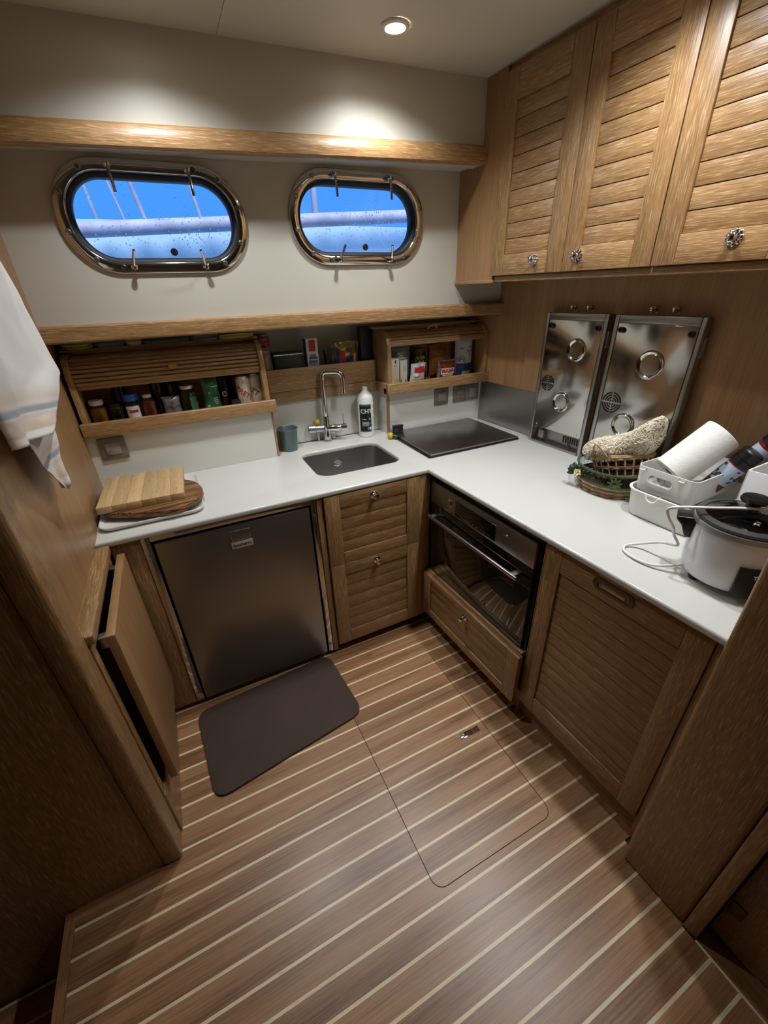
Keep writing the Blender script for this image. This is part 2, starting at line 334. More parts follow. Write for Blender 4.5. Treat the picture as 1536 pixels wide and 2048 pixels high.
# ---- portholes
def ring_between(cx, cz, prof):
    """prof: (inset, y) steps from outside to inside"""
    rings = [[(p[0], y, p[1]) for p in rrect(cx, cz, PW-2*o, PH-2*o, max(PR-o, .02))] for o, y in prof]
    n = len(rings[0]); v = [p for r in rings for p in r]; f = []
    for k in range(len(rings)-1):
        for i in range(n): j = (i+1) % n; f.append((k*n+i, k*n+j, (k+1)*n+j, (k+1)*n+i))
    return G().raw(v, f)
screw_me = G().lathe([(.0086, 0), (.0080, .0026), (.0055, .0034), (.0048, .0014), (.0001, .0012)], 14, Matrix.Rotation(PI/2, 4, 'X')).mesh('screw'); screw_me.materials.append(mat('screw_steel', (.30, .29, .28, 1), .3, 1.0))
def porthole(n, cx, cz, label):
    w = add(ring_between(cx, cz, [(0, .4005), (.001, .394), (.003, .3895), (.0055, .3875), (.0315, .3855), (.0345, .3875), (.036, .394), (.036, .44)]), 'window_%d' % n, POLISHED, smooth=50)
    w['kind'] = 'structure'; w['label'] = label; w['category'] = 'porthole'
    add(ring_between(cx, cz, [(.035, .405), (.0365, .401), (.042, .402), (.0475, .409), (.0485, .43), (.0485, .445)]), 'gasket', GASKET, w, smooth=50)
    pr = rrect(cx, cz, PW-.094, PH-.094, PR-.047)
    pane = add(G().prism(pr, .424, .430, 'y'), 'glass_pane', PANE, w, smooth=30)
    dm = add(G().lathe([(.0115, 0), (.0115, .004), (.009, .006), (.0001, .006)], 20, Matrix.Translation((cx+.028, .4235, cz-.088)) @ Matrix.Rotation(PI/2, 4, 'X')), 'rubber_bumper', BLACK, w)
    # raindrops outside the pane
    g = G(); rnd = random.Random(n)
    base = [(0, 0, 1), (1, 0, .35), (0, 1, .35), (-1, 0, .35), (0, -1, .35)]
    for i in range(330):
        dx = rnd.uniform(-.225, .225); dz = rnd.gauss(-.02, .06)
        if rnd.random() < .35: dx = rnd.gauss(.10, .05)
        if abs(dz) > .10 or (abs(dx) > .15 and abs(dz) > .07): continue
        r = rnd.uniform(.0009, .0024)
        g.lathe([(r, 0), (r*.8, r*.45), (.00001, r*.75)], 6, Matrix.Translation((cx+dx, .430, cz+dz)) @ Matrix.Rotation(-PI/2, 4, 'X') @ Matrix.Scale(rnd.uniform(1, 1.7), 4, (0, 1, 0)), cap=False)
    dr = add(g, 'raindrops', DROP, w, smooth=60); dr['kind'] = 'stuff'
    # bolts round the flange
    pts = rrect(cx, cz, PW-.040, PH-.040, PR-.020, 24)
    tot = 0; acc = [0]
    for i in range(len(pts)):
        a, b_ = pts[i], pts[(i+1) % len(pts)]; tot += math.hypot(a[0]-b_[0], a[1]-b_[1]); acc.append(tot)
    for k in range(14):
        s_ = (k+.35)/14*tot; i = max(j for j in range(len(acc)) if acc[j] <= s_) % len(pts)
        add(screw_me, 'screw', SATIN, w, Matrix.Translation((pts[i][0], .3862, pts[i][1])))
    # dogs (latch levers) top and bottom
    for sx in (-1, 1):
        for sz in (1, -1):
            x = cx+sx*.118+(.012 if sx < 0 else 0); z = cz+sz*(PH/2-.020)
            g = G().lathe([(.010, 0), (.010, .006), (.006, .008), (.006, .016), (.0085, .017), (.0085, .026), (.004, .029)], 16, Matrix.Translation((x, .386, z)) @ Matrix.Rotation(PI/2, 4, 'X'))
            d = add(g, 'latch', POLISHED, w, smooth=40)
            if sz > 0: pth = [(x, .366, z), (x+.002, .362, z-.025), (x+.004, .361, z-.072)]
            else: pth = [(x, .366, z), (x-.004*sx, .350, z+.018), (x-.012*sx, .332, z+.045)]
            add(G().tube(pth, [.0055, .005, .0042], 10), 'lever', POLISHED, d)
porthole(1, *PORTS[0], 'polished steel porthole beside the oak bulkhead, with masts and rigging seen through it')
porthole(2, *PORTS[1], 'polished steel porthole beside the upper oak cabinet, above the tap')
# ---- left bulkhead, partition
bk = struct(G().prism([(-1.232, -.47), (-1.232, .0), (-1.248, .42), (-1.257, .73), (-1.285, .73), (-1.285, -.47)], .85, 2.26, 'z'), 'wall_left', OAK['vz'], 'smooth oak bulkhead on the left side of the galley', 'wall', 20)
add(G().prism([(-1.232, -.01), (-1.248, .42), (-1.257, .73), (-1.285, .73), (-1.285, -.01)], 0, .85, 'z'), 'lower_panel', OAK['vz'], bk, smooth=20)
lc = thing('low_locker', 'low oak side locker with its narrow door standing open beside the steel fridge', 'locker', (-1.2, -.25, 0))
add(G().box(-1.60, -1.236, -.47, -.012, .16, .20, 0).box(-1.60, -1.58, -.47, -.012, .2, .84).box(-1.60, -1.236, -.030, -.012, .2, .84).box(-1.60, -1.236, -.472, -.455, .2, .84).box(-1.60, -1.236, -.472, -.012, .825, .845), 'locker_interior', OAK['vz'], lc)
add(G().box(-1.235, -1.205, -.468, -.01, 0, .20, .002), 'plinth', OAK['y'], lc)
add(G().box(-1.235, -1.208, -.468, -.44, .20, .82, .001).box(-1.235, -1.208, -.045, -.012, .20, .82, .001).box(-1.235, -1.208, -.44, -.045, .79, .82, .001), 'face_frame', OAK['z'], lc)
add(G().box(-1.236, -1.194, -.472, -.035, .822, .850, .005, 3), 'ledge_cap', OAK['y'], lc)
dr_ = add(G().box(-1.187, -1.165, -.43, -.018, .212, .803, .002), 'locker_door', OAK['vz'], lc)
for hy in (-.40, -.07): add(G().box(-1.209, -1.186, hy-.012, hy+.012, .755, .79, .003), 'hinge', SATIN, dr_)
pt = struct(G().box(-2.4, -1.262, -.545, -.505, -.268, 2.26), 'wall_left_front', OAK['z'], 'tall oak partition standing at the near end of the left bulkhead', 'wall', 20)
add(G().box(-1.262, -1.208, -.552, -.472, 0.0, 2.26, .012, 4), 'corner_post', OAK['z'], pt)
# platform riser
add(G().box(-1.5155, -1.500, -3.0, -.548, -.268, -.005), 'riser', OAK['y'], fl2)
# ---- right wall, far walls closing the cabin
FRAME[0] = RR
wr = struct(G().box(.652, .70, -2.6, .71, 0, 2.26), 'wall_right', OAK['vz'], 'oak veneered wall behind the worktop on the right', 'wall', 20)
add(G().box(.6475, .652, .05, .468, HC+.001, 1.068), 'steel_splash_plate', BRUSHED, wr, label='brushed steel splash plate')
FRAME[0] = ID
struct(G().box(-2.45, .8, -3.05, -3.0, -.3, 2.26), 'wall_front', WHITE, 'plain cabin wall at the far end of the passage', 'wall', 0)
struct(G().box(-2.45, -2.40, -3.0, -.5, -.3, 2.26), 'wall_far_left', OAK['vz'], 'oak side of the passage beyond the partition', 'wall', 0)
struct(G().box(.72, .80, -3.0, .76, -.05, 2.26), 'wall_outer_right', OAK['vz'], 'outer lining behind the oak wall on the right', 'wall', 0)
# ---- tall locker (pillar) and small locker door at the right edge
FRAME[0] = RR
pl = thing('tall_locker', 'tall oak locker side standing at the near end of the right worktop', 'locker', (.2, -1.25, 0))
add(G().box(-.062, .64, -1.326, -1.150, 0, 2.2, .012, 4), 'side_panel', OAK['z'], pl)
add(G().box(-.0625, -.02, -1.360, -1.327, 0, 2.2, .004), 'edge_post', OAK['z'], pl)
d1 = struct(G().box(-.012, .012, -1.66, -1.364, .018, 1.9, .002), 'door_1', OAK['z'], 'oak locker door with a small bronze hinge near the floor', 'door')
BRONZE = mat('bronze_hinge', lin(96, 76, 52), .4, .8)
add(G().box(-.016, -.0115, -1.397, -1.366, .135, .185, .004).tube([(-.016, -1.363, .135), (-.016, -1.363, .185)], .003), 'hinge', BRONZE, d1)
FRAME[0] = ID

# ================================================================== DOWNLIGHTS
LENS = mat('led_lens', (1, .95, .85, 1), .5, emit=((1, .93, .8, 1), 14))
BEZEL = mat('downlight_bezel', lin(214, 210, 202), .3)
for x, y, where in DOWNLIGHTS:
    nme = lambda b: b if where is None else '%s_%s_offscreen' % (b, where)
    z = ceil_z(x)
    lab = {None: 'round recessed LED downlight glowing in the ceiling above the sink', 'by_bulkhead': 'recessed LED downlight in the ceiling near the left oak bulkhead', 'by_cabinet': 'recessed LED downlight in the ceiling before the upper cabinet doors', 'by_locker': 'recessed LED downlight in the ceiling near the tall oak locker'}[where]
    t = thing(nme('ceiling_downlight'), lab, 'downlight', (x, y, z-.008), 'ceiling downlights')
    add(G().lathe([(.040, .0075), (.040, .003), (.036, 0), (.029, 0), (.0275, .003), (.0275, .0078)], 40, Matrix.Translation((x, y, z-.008)), cap=False), 'bezel', BEZEL, t)
    add(G().lathe([(.0001, .0035), (.0275, .0035), (.0275, .006), (.0001, .006)], 40, Matrix.Translation((x, y, z-.008)), cap=False), nme('lens'), LENS, t)
    ld = bpy.data.lights.new(nme('downlight_beam'), 'SPOT'); ld.energy = LAMP_W; ld.color = LAMP_COL; ld.spot_size = math.radians(143); ld.spot_blend = 1.0; ld.shadow_soft_size = .026
    lo = bpy.data.objects.new(nme('downlight_beam'), ld); C.objects.link(lo); lo.location = (x, y, z-.012)

# ================================================================== WORKTOP, SINK, BACK RUN
SX0, SX1, SY0, SY1, SR = -.445, -.062, .125, .440, .055
def rrect2(x0, x1, y0, y1, r, n=8):
    return [(p[0], p[1]) for p in rrect((x0+x1)/2, (y0+y1)/2, x1-x0, y1-y0, r, n)]
def rrp(x, y): v = RR @ Vector((x, y, 0)); return (v.x, v.y)
outer = [(-1.234, -.021), (-.019, -.021), rrp(-.019, -1.148), rrp(.651, -1.148), rrp(.651, .470), (.60, .600), (-.53, .600), (-.53, .475), (-1.248, .475)]
bm = bmesh.new(); edges = []
for loop in [outer, rrect2(SX0, SX1, SY0, SY1, SR)[::-1]]:
    vs = [bm.verts.new((p[0], p[1], HC)) for p in loop]
    for i in range(len(vs)): edges.append(bm.edges.new((vs[i], vs[(i+1) % len(vs)])))
bmesh.ops.triangle_fill(bm, use_beauty=True, use_dissolve=False, edges=edges)
r = bmesh.ops.extrude_face_region(bm, geom=bm.faces[:])
for v in r['geom']:
    if isinstance(v, bmesh.types.BMVert): v.co.z = HC-.023
bmesh.ops.recalc_face_normals(bm, faces=bm.faces[:])
bmesh.ops.bevel(bm, geom=[e for e in bm.edges if e.calc_face_angle(0) > 1.0 and abs(e.verts[0].co.z-e.verts[1].co.z) < .001], offset=.008, segments=4, profile=.5, affect='EDGES')
wt = thing('worktop', 'L-shaped white speckled stone worktop with rounded front edge', 'worktop', (-.3, .2, HC-.023))
add(G().bmadd(bm), 'slab', QUARTZ, wt, smooth=40)
add(G().box(-.0205, -.0185, -.0222, -.012, HC-.020, HC-.004), 'mitre_joint', mat('joint_line', lin(150, 146, 138), .6), wt)
# sink
sk = thing('sink', 'rectangular undermount steel sink with rounded corners', 'sink', ((SX0+SX1)/2, (SY0+SY1)/2, HC-.19))
prof = [(-.003, HC-.022), (-.003, HC-.030), (.001, HC-.05), (.010, HC-.16), (.024, HC-.178), (.05, HC-.184)]
rings = [[(p[0], p[1], z) for p in rrect2(SX0+o, SX1-o, SY0+o, SY1-o, max(SR-o*.6, .02), 8)] for o, z in prof]
n = len(rings[0]); g = G(); f = []
for k in range(len(rings)-1):
    for i in range(n): j = (i+1) % n; f.append((k*n+i, k*n+j, (k+1)*n+j, (k+1)*n+i))
f.append(tuple((len(rings)-1)*n+i for i in range(n)))
g.raw([p for q in rings for p in q], f)
add(g, 'basin', SINKST, sk, smooth=50)
add(G().lathe([(.021, 0), (.021, .003), (.016, .004), (.015, .001), (.0001, .001)], 24, Matrix.Translation((-.262, SY1-.004, HC-.075)) @ Matrix.Rotation(PI/2+.08, 4, 'X')), 'overflow', POLISHED, sk)
add(G().lathe([(.04, 0), (.04, .003), (.03, .004), (.028, .001), (.0001, .001)], 28, Matrix.Translation((-.25, .28, HC-.184))), 'drain', POLISHED, sk)
# tap
fx, fy = -.262, .553
fa = thing('kitchen_tap', 'chrome swan-neck kitchen tap with grey filter knob and pin lever', 'tap', (fx, fy, HC))
add(G().lathe([(.024, 0), (.024, .006), (.018, .010), (.0165, .012), (.0165, .125), (.0155, .128), (.0125, .130), (.0125, .16)], 28, Matrix.Translation((fx, fy, HC))), 'body', CHROME, fa)
pth = [(fx, fy, HC+.12), (fx, fy, HC+.30)]
d = Vector((.93, -.36, 0)).normalized(); top = HC+.338; L_ = .098
for i in range(1, 7): a = PI/2*i/6; pth.append((fx+d.x*.018*(1-math.cos(a)), fy+d.y*.018*(1-math.cos(a)), top-.018+.018*math.sin(a)))
for i in range(0, 7): a = PI/2*i/6; q = L_-.034+.034*math.sin(a); pth.append((fx+d.x*q, fy+d.y*q, top-.034*(1-math.cos(a))))
pth.append((fx+d.x*L_, fy+d.y*L_, top-.085))
add(G().tube(pth, .0128, 18), 'spout', CHROME, fa, smooth=60)
add(G().lathe([(.0146, -.002), (.0146, .018), (.0128, .020)], 20, Matrix.Translation((fx+d.x*L_, fy+d.y*L_, top-.100))), 'aerator', CHROME, fa)
bx = Vector((.95, -.30, 0)).normalized()
def along(o, dvec):
    z = Vector(dvec).normalized(); x = z.cross(Vector((0, 0, 1)) if abs(z.z) < .9 else Vector((1, 0, 0))).normalized(); y = z.cross(x)
    return Matrix(((x.x, y.x, z.x, o[0]), (x.y, y.y, z.y, o[1]), (x.z, y.z, z.z, o[2]), (0, 0, 0, 1)))
add(G().lathe([(.0165, 0), (.0165, .066), (.0155, .068), (.0155, .07), (.0185, .072), (.0185, .098), (.016, .101)], 26, along((fx, fy, HC+.068), bx)), 'mixer_arm', CHROME, fa)
add(G().lathe([(.0185, .012), (.0185, .048), (.017, .049), (.017, .053), (.0205, .055), (.0225, .088), (.019, .092)], 26, along((fx, fy, HC+.068), -bx)), 'filter_knob', SATIN, fa, label='matt grey filter knob')
add(G().tube([(fx+bx.x*.086, fy+bx.y*.086, HC+.085), (fx+bx.x*.085, fy+bx.y*.085, HC+.135)], [.0035, .003], 10), 'pin_lever', CHROME, fa)
# white plug adaptor and yellow sponge behind the tap
tag(add(G().box(-.235, -.212, .572, .592, HC, HC+.030, .003).box(-.231, -.226, .560, .575, HC+.008, HC+.014, .001), 'tap_clip', WPLAST), 'small white plastic clip at the foot of the tap', 'clip')
sb_ = thing('scrub_brush', 'small yellow-topped brush standing behind the filter knob of the tap', 'brush', (-.298, .588, HC))
add(G().tube([(-.298, .590, HC+.0005), (-.298, .590, HC+.088)], [.006, .006], 10), 'stem', WPLAST, sb_)
add(G().lathe([(.006, .082), (.014, .088), (.016, .098), (.011, .108), (.0001, .110)], 16, Matrix.Translation((-.298, .586, HC))), 'brush_top', mat('yellow_plastic', lin(206, 170, 40), .5), sb_)
# bottle of washing-up liquid
bx0, by0, br = -.053, .536, .040
bt = thing('detergent_bottle', 'tall white detergent bottle with a black and teal label', 'bottle', (bx0, by0, HC))
add(G().lathe([(.0001, 0), (br-.003, 0), (br, .004), (br, .193), (br-.004, .207), (.018, .226), (.0135, .232), (.0135, .246), (.012, .25), (.0105, .25), (.0105, .238), (.0001, .238)], 40, Matrix.Translation((bx0, by0, HC)), cap=False), 'bottle_body', WPLAST, bt)
def cylmap(cx, cy, cz, r, a0):
    return lambda x, y, z: (cx+(r+z)*math.sin(a0+x/r), cy-(r+z)*math.cos(a0+x/r), cz+y)
def cylpatch(cx, cy, r, a0, a1, z0, z1, n=16):
    g = G(); v = []; f = []
    for i in range(n+1):
        a = a0+(a1-a0)*i/n
        for rr in (r, r+.0006):
            for z in (z0, z1): v.append((cx+rr*math.sin(a), cy-rr*math.cos(a), z))
    for i in range(n):
        b_ = i*4; c_ = b_+4
        f += [(b_+2, c_+2, c_+3, b_+3), (b_, b_+1, c_+1, c_), (b_, c_, c_+2, b_+2), (b_+1, b_+3, c_+3, c_+1)]
    f += [(0, 2, 3, 1), (n*4, n*4+1, n*4+3, n*4+2)]
    return g.raw(v, f)
LBLK = mat('label_black', lin(16, 18, 18), .4); TEAL = mat('label_teal', lin(34, 104, 100), .4); INKW = mat('ink_white', lin(220, 220, 214), .5); INKLG = mat('ink_green', lin(110, 130, 84), .5); INKB = mat('ink_blue', lin(70, 110, 170), .5)
add(cylpatch(bx0, by0, br+.0002, -1.25, .30, HC+.030, HC+.170), 'label_border', TEAL, bt)
add(cylpatch(bx0, by0, br+.0007, -1.22, .27, HC+.036, HC+.162), 'label', LBLK, bt)
cm = cylmap(bx0, by0, HC+.135, br+.0014, -.42)
text('CHY', .030, lambda x, y, z: cm(x+.004, y, z), 'label_lettering', INKW, bt, bold=.0006)
add(cylpatch(bx0, by0, br+.0012, -.05, .16, HC+.090, HC+.104), 'label_seal', INKLG, bt)
for zz, a0, a1 in ((.094, -.9, -.35), (.080, -.9, -.1), (.074, -.9, .12), (.068, -.9, .05), (.062, -.9, -.1)):
    add(cylpatch(bx0, by0, br+.0012, a0, a1, HC+zz, HC+zz+.002), 'label_line', INKW, bt)
add(cylpatch(bx0, by0, br+.0012, -.25, -.05, HC+.042, HC+.055), 'label_icon', INKB, bt); add(cylpatch(bx0, by0, br+.0012, .0, .22, HC+.042, HC+.055), 'label_icon', INKW, bt)
for zz in (.165, .135, .105): add(G().lathe([(.0001, .002), (.007, .0015), (.009, 0)], 16, Matrix.Translation((bx0+br*math.sin(.75), by0-br*math.cos(.75), HC+zz)) @ Matrix.Rotation(.75, 4, 'Z') @ Matrix.Rotation(PI/2, 4, 'X'), cap=False), 'finger_grip', WPLAST, bt)
# grey-green zinc cup
tag(add(G().lathe([(.0001, .002), (.035, .002), (.035, 0), (.037, 0), (.038, .006), (.046, .100), (.049, .104), (.0505, .107), (.048, .108), (.045, .104), (.036, .006), (.0001, .005)], 40, Matrix.Translation((-.466, .528, HC)), cap=False), 'zinc_cup', mat('zinc', lin(104, 122, 122), .42, .45, noise_amt=.12, noise_scale=25)), 'small grey-green zinc cup next to the sink', 'cup')
# ---- lower units on the back run
def sbox(g, ax, u0, u1, d0, d1, z0, z1, bev=.0):
    return g.box(u0, u1, d0, d1, z0, z1, bev) if ax == 'Y' else g.box(d0, d1, u0, u1, z0, z1, bev)
knob_g = G().lathe([(.0165, 0), (.017, .002), (.015, .004), (.008, .006), (.0075, .014), (.012, .018), (.0135, .023), (.011, .027), (.004, .029), (.0001, .0292)], 24)
knob_g.tube([(.0075*math.cos(a), .0075*math.sin(a), .0275) for a in (0, PI)], .0012, 6)
knob_me = knob_g.mesh('knob', 30); knob_me.materials.append(CHROME)
pet = G().lathe([(.009, 0), (.010, .003), (.008, .006), (.006, .014), (.010, .019), (.011, .024), (.007, .028), (.0001, .029)], 20)
for i in range(8):
    a = 2*PI*i/8; pet.lathe([(.0062, 0), (.0058, .004), (.003, .0065), (.0001, .007)], 10, Matrix.Translation((.0135*math.cos(a), .0135*math.sin(a), 0)))
rosette_me = pet.mesh('knob', 40); rosette_me.materials.append(CHROME)
MKY = Matrix.Rotation(PI/2, 4, 'X'); MKX = Matrix.Rotation(-PI/2, 4, 'Y')
def panel_front(parent, name, ax, u0, u1, z0, z1, fr, stl, rt, rb, nsl, th=.022, knob=None, kme=None, label=None):
    """framed front with horizontal boards; fr = depth of its face, body behind it"""
    u0, u1 = min(u0, u1), max(u0, u1)
    gu = 'x' if ax == 'Y' else 'y'; gz = 'z'
    d = add(sbox(G(), ax, u0+.002, u1-.002, fr+.0145, fr+th, z0+.002, z1-.002), name, OAK[gu], parent, smooth=0, label=label)
    for a, b in ((u0, u0+stl), (u1-stl, u1)): add(sbox(G(), ax, a, b, fr, fr+.016, z0, z1, .0016), 'stile', OAK[gz], d)
    add(sbox(G(), ax, u0+stl+.0004, u1-stl-.0004, fr, fr+.016, z1-rt, z1, .0016), 'rail', OAK[gu], d)
    add(sbox(G(), ax, u0+stl+.0004, u1-stl-.0004, fr, fr+.016, z0, z0+rb, .0016), 'rail', OAK[gu], d)
    h = (z1-rt-z0-rb)/nsl
    for i in range(nsl):
        za = z0+rb+i*h
        add(sbox(G(), ax, u0+stl, u1-stl, fr+.0065, fr+.015, za+.0013, za+h-.0013, .0004), 'board', OAK[gu], d)
    if knob: add(kme or knob_me, 'knob', CHROME, d, Matrix.Translation((knob[0], fr, knob[1]) if ax == 'Y' else (fr, knob[0], knob[1])) @ (MKY if ax == 'Y' else MKX), label='round chrome knob')
    return d
# filler stile beside the bulkhead and header over the fridge
struct(G().box(-1.203, -1.116, 0, .55, 0.03, .832, .001), 'trim_3', OAK['z'], 'narrow oak filler panel between the open locker and the fridge', 'trim')
struct(G().box(-1.115, -.06, .045, .07, 0, .033), 'trim_4', OAK['x'], 'recessed oak plinth under the fridge and drawers', 'trim')
fr = thing('fridge', 'built-in fridge with a brushed steel door and polished steel frame', 'fridge', (-.81, .25, .03))
add(G().box(-1.085, -.536, .024, .55, .036, .812), 'cabinet', BLACK, fr)
add(G().box(-1.1145, -1.088, -.004, .02, .034, .832, .0015).box(-.534, -.513, -.004, .02, .034, .832, .0015).box(-1.088, -.534, -.004, .02, .810, .832, .0015), 'steel_frame', POLISHED, fr)
fd = add(G().box(-1.079, -.543, -.010, .022, .040, .802, .003), 'door', FRIDGEST, fr)
lt = add(G().box(-.840, -.771, -.0125, -.008, .712, .780, .0015), 'latch_plate', FRIDGEST, fd)
add(G().tube([(-.838, -.0125, .736), (-.838, -.0125, .778), (-.773, -.0125, .778), (-.773, -.0125, .736)], .0012, 6), 'latch_outline', CHROME, lt)
add(G().box(-.843, -.768, -.0145, -.008, .708, .735, .002), 'badge', mat('badge_silver', lin(196, 196, 194), .3, .25), fd)
text('Isotherm', .0180, lambda x, y, z: (-.8055+x, -.0147-z, .7215+y), 'badge_lettering', LBLK, fd, bold=.0003)
for sx in (-1.101, -.5235):
    for sz in (.08, .76): add(screw_me, 'screw', SATIN, fr, Matrix.Translation((sx, -.004, sz)) @ Matrix.Scale(.7, 4))
struct(G().box(-.511, -.488, -.006, .52, .03, .832, .001), 'trim_5', OAK['z'], 'thin oak divider between the fridge and the drawers', 'trim')
du = thing('drawer_unit', 'oak unit of two framed drawers under the sink', 'drawer unit', (-.27, .2, .06))
add(G().box(-.486, -.056, .006, .54, .06, .66), 'carcass', OAK['vz'], du)
panel_front(du, 'drawer', 'Y', -.484, -.0575, .508, .829, -.018, .063, .058, .052, 4, knob=(-.273, .796))
panel_front(du, 'drawer', 'Y', -.484, -.0575, .064, .5055, -.018, .063, .058, .066, 5, knob=(-.273, .478))
struct(G().box(-.0555, -.0025, -.012, .03, .062, .832, .001), 'trim_6', OAK['z'], 'narrow oak post in the inside corner between drawers and oven', 'trim')
# splash panels and shelves behind the sink run
sp = thing('splash_panel', 'white splash panel behind the cutting boards, edged with oak', 'splash panel', (-.9, .47, HC))
add(G().box(-1.25, -.540, .468, .485, HC+.0005, 1.07), 'board', SPLASHW, sp)
add(G().box(-.540, -.531, .466, .60, HC+.0005, 1.07), 'edge_strip', OAK['z'], sp)
sp = thing('splash_panel', 'white splash panel behind the tap in the shelf niche', 'splash panel', (-.26, .605, HC))
add(G().box(-.531, .052, .603, .615, HC+.0005, 1.117), 'board', SPLASHW, sp)
sp = thing('splash_panel', 'white splash panel behind the cooktop, holding switches and socket', 'splash panel', (.34, .49, HC))
add(G().box(.060, .632, .490, .503, HC+.0005, 1.068), 'board', SPLASHW, sp)
add(G().box(.050, .060, .488, .503, HC+.0005, 1.068), 'edge_strip', OAK['z'], sp)
add(G().box(.050, .058, .503, .603, HC+.0005, 1.068), 'return_board', SPLASHW, sp)
# switches and socket
def rocker(parent, x0, x1, z0, z1, y, rock=True):
    m_ = (x1-x0)*.22
    add(G().box(x0, x1, y-.009, y, z0, z1, .003), 'frame', GREYPL, parent)
    if rock: add(G().box(x0+m_, x1-m_, y-.014, y-.007, z0+m_, z1-m_, .002, M=None), 'rocker', mat('grey_rocker', lin(150, 147, 140), .3, .35) if 'grey_rocker' not in MATS else MATS['grey_rocker'], parent)
sw = thing('light_switch', 'single grey light switch on the white splash panel beside the oak bulkhead', 'switch', (-1.17, .468, .97)); rocker(sw, -1.214, -1.121, .968, 1.055, .468)
sw = thing('light_switch', 'single grey light switch over the cooktop', 'switch', (.37, .49, .97)); rocker(sw, .327, .413, .970, 1.055, .490)
sw = thing('wall_socket', 'double grey plate with a round power socket and a switch', 'socket', (.52, .49, .97))
rocker(sw, .445, .528, .970, 1.055, .490, False); rocker(sw, .5285, .612, .970, 1.055, .490)
add(G().box(.466, .507, .476, .483, .992, 1.034, .002), 'socket_insert', MATS['grey_rocker'], sw)
add(G().lathe([(.0185, .0025), (.0185, .0), (.0165, 0), (.015, -.006+.004), (.0001, -.002)], 24, Matrix.Translation((.4865, .4755, 1.013)) @ Matrix.Rotation(PI/2, 4, 'X')), 'socket_well', GREYPL, sw)
for sx in (-.006, .006): add(G().lathe([(.0025, 0), (.0025, .001), (.0001, .001)], 10, Matrix.Translation((.4865+sx, .4733, 1.013)) @ Matrix.Rotation(PI/2, 4, 'X')), 'painted_socket_hole', BLACK, sw)  # flat black discs painting the dark inside the two pin holes

# ---- roll-top boxes
PROF = [(.452, 1.122), (.453, 1.22), (.456, 1.29), (.462, 1.315), (.474, 1.336), (.492, 1.350), (.515, 1.357), (.56, 1.360), (.622, 1.360)]
INNER = [(.462, 1.122), (.463, 1.22), (.466, 1.286), (.471, 1.307), (.481, 1.324), (.496, 1.337), (.517, 1.344), (.56, 1.347), (.60, 1.347)]
def walk(path, s):
    for i in range(len(path)-1):
        a, b = path[i], path[i+1]; d = math.hypot(b[0]-a[0], b[1]-a[1])
        if s <= d: t = s/d; return (a[0]+(b[0]-a[0])*t, a[1]+(b[1]-a[1])*t), math.atan2(b[1]-a[1], b[0]-a[0])
        s -= d
    return path[-1], 0
def rolltop(x0, x1, label, zopen, railx0, railx1, railret, topx0):
    t = thing('roll_top_box', label, 'box', ((x0+x1)/2, .54, 1.1))
    for a in (x0, x1-.020):
        add(G().prism(PROF+[(.622, 1.10), (.452, 1.10)], a, a+.020, 'x', .0015), 'side_panel', OAK['z'], t, smooth=30)
    add(G().box(x0+.02, x1-.02, .475, .622, 1.092, 1.100), 'shelf', OAK['vx'], t); add(G().box(x0+.02, x1-.02, .612, .624, 1.10, 1.36), 'back_panel', OAK['x'], t)
    add(G().box(topx0, x1+.002, .535, .622, 1.361, 1.371, .002), 'top_board', OAK['x'], t)
    rg = add(G().box(railx0, railx1, .432, .4515, 1.070, 1.122, .004, 3).box(railx0, railx1, .4515, .478, 1.070, 1.098), 'rail', OAK['x'], t, smooth=40)
    if railret: add(G().box(railx0, railx0+.020, .440, .578, 1.0702, 1.1218, .003, 3), 'rail_return', OAK['y'], t)
    sh = add(G().box(x0+.021, x1-.021, .468, .480, zopen-.004, zopen+.012, .003), 'shutter', OAK['x'], t, label='tambour shutter of narrow oak slats')
    tot = sum(math.hypot(INNER[i+1][0]-INNER[i][0], INNER[i+1][1]-INNER[i][1]) for i in range(len(INNER)-1))
    s = zopen+.012-1.122+.006; pit = .0148
    while s < tot-.03:
        (py, pz), an = walk(INNER, s)
        M = Matrix.Translation(((x0+x1)/2, py+.003, pz-.002)) @ Matrix.Rotation(an, 4, 'X')
        hw = (x1-x0)/2-.021
        sec = [(-.0062, -.004), (.0062, -.004), (.0062, .001), (.0040, .0050), (-.0040, .0050), (-.0062, .001)]
        gg = G().prism(sec, -hw, hw, 'x'); gg.v = [tuple(M @ Vector(p)) for p in gg.v]
        add(gg, 'slat', OAK['x'], sh, smooth=50); s += pit
    return t, sh
rlt, rls = rolltop(-1.236, -.536, 'wide oak roll-top box over the light switch, half shut over jars and cans', 1.240, -1.244, -.516, False, -1.24)
add(G().lathe([(.017, 0), (.015, .006), (.0001, .007)], 20, Matrix.Translation((-.885, .461, 1.292)) @ Matrix.Rotation(PI/2, 4, 'X') @ Matrix.Scale(.6, 4, (0, 1, 0))), 'finger_pull', OAK['x'], rls)
rrt, rrs = rolltop(.040, .634, 'smaller oak roll-top box over the cooktop, almost fully open with groceries inside', 1.290, .026, .640, True, .02)
add(G().tube([(.285, .50, 1.352), (.292, .485, 1.365), (.31, .480, 1.370), (.328, .485, 1.365), (.335, .50, 1.352)], .006, 10), 'finger_pull', OAK['x'], rrs)
# niche shelf between them
ns = thing('niche_shelf', 'open oak shelf with a high front board behind the tap', 'shelf', (-.25, .57, 1.09))
add(G().box(-.534, .038, .580, .593, 1.1205, 1.2195, .002), 'front_board', OAK['x'], ns)
add(G().box(-.534, .025, .586, .602, 1.066, 1.120, .003), 'lower_batten', OAK['x'], ns)
add(G().box(-.534, .038, .593, .722, 1.118, 1.124), 'shelf_board', OAK['vx'], ns)

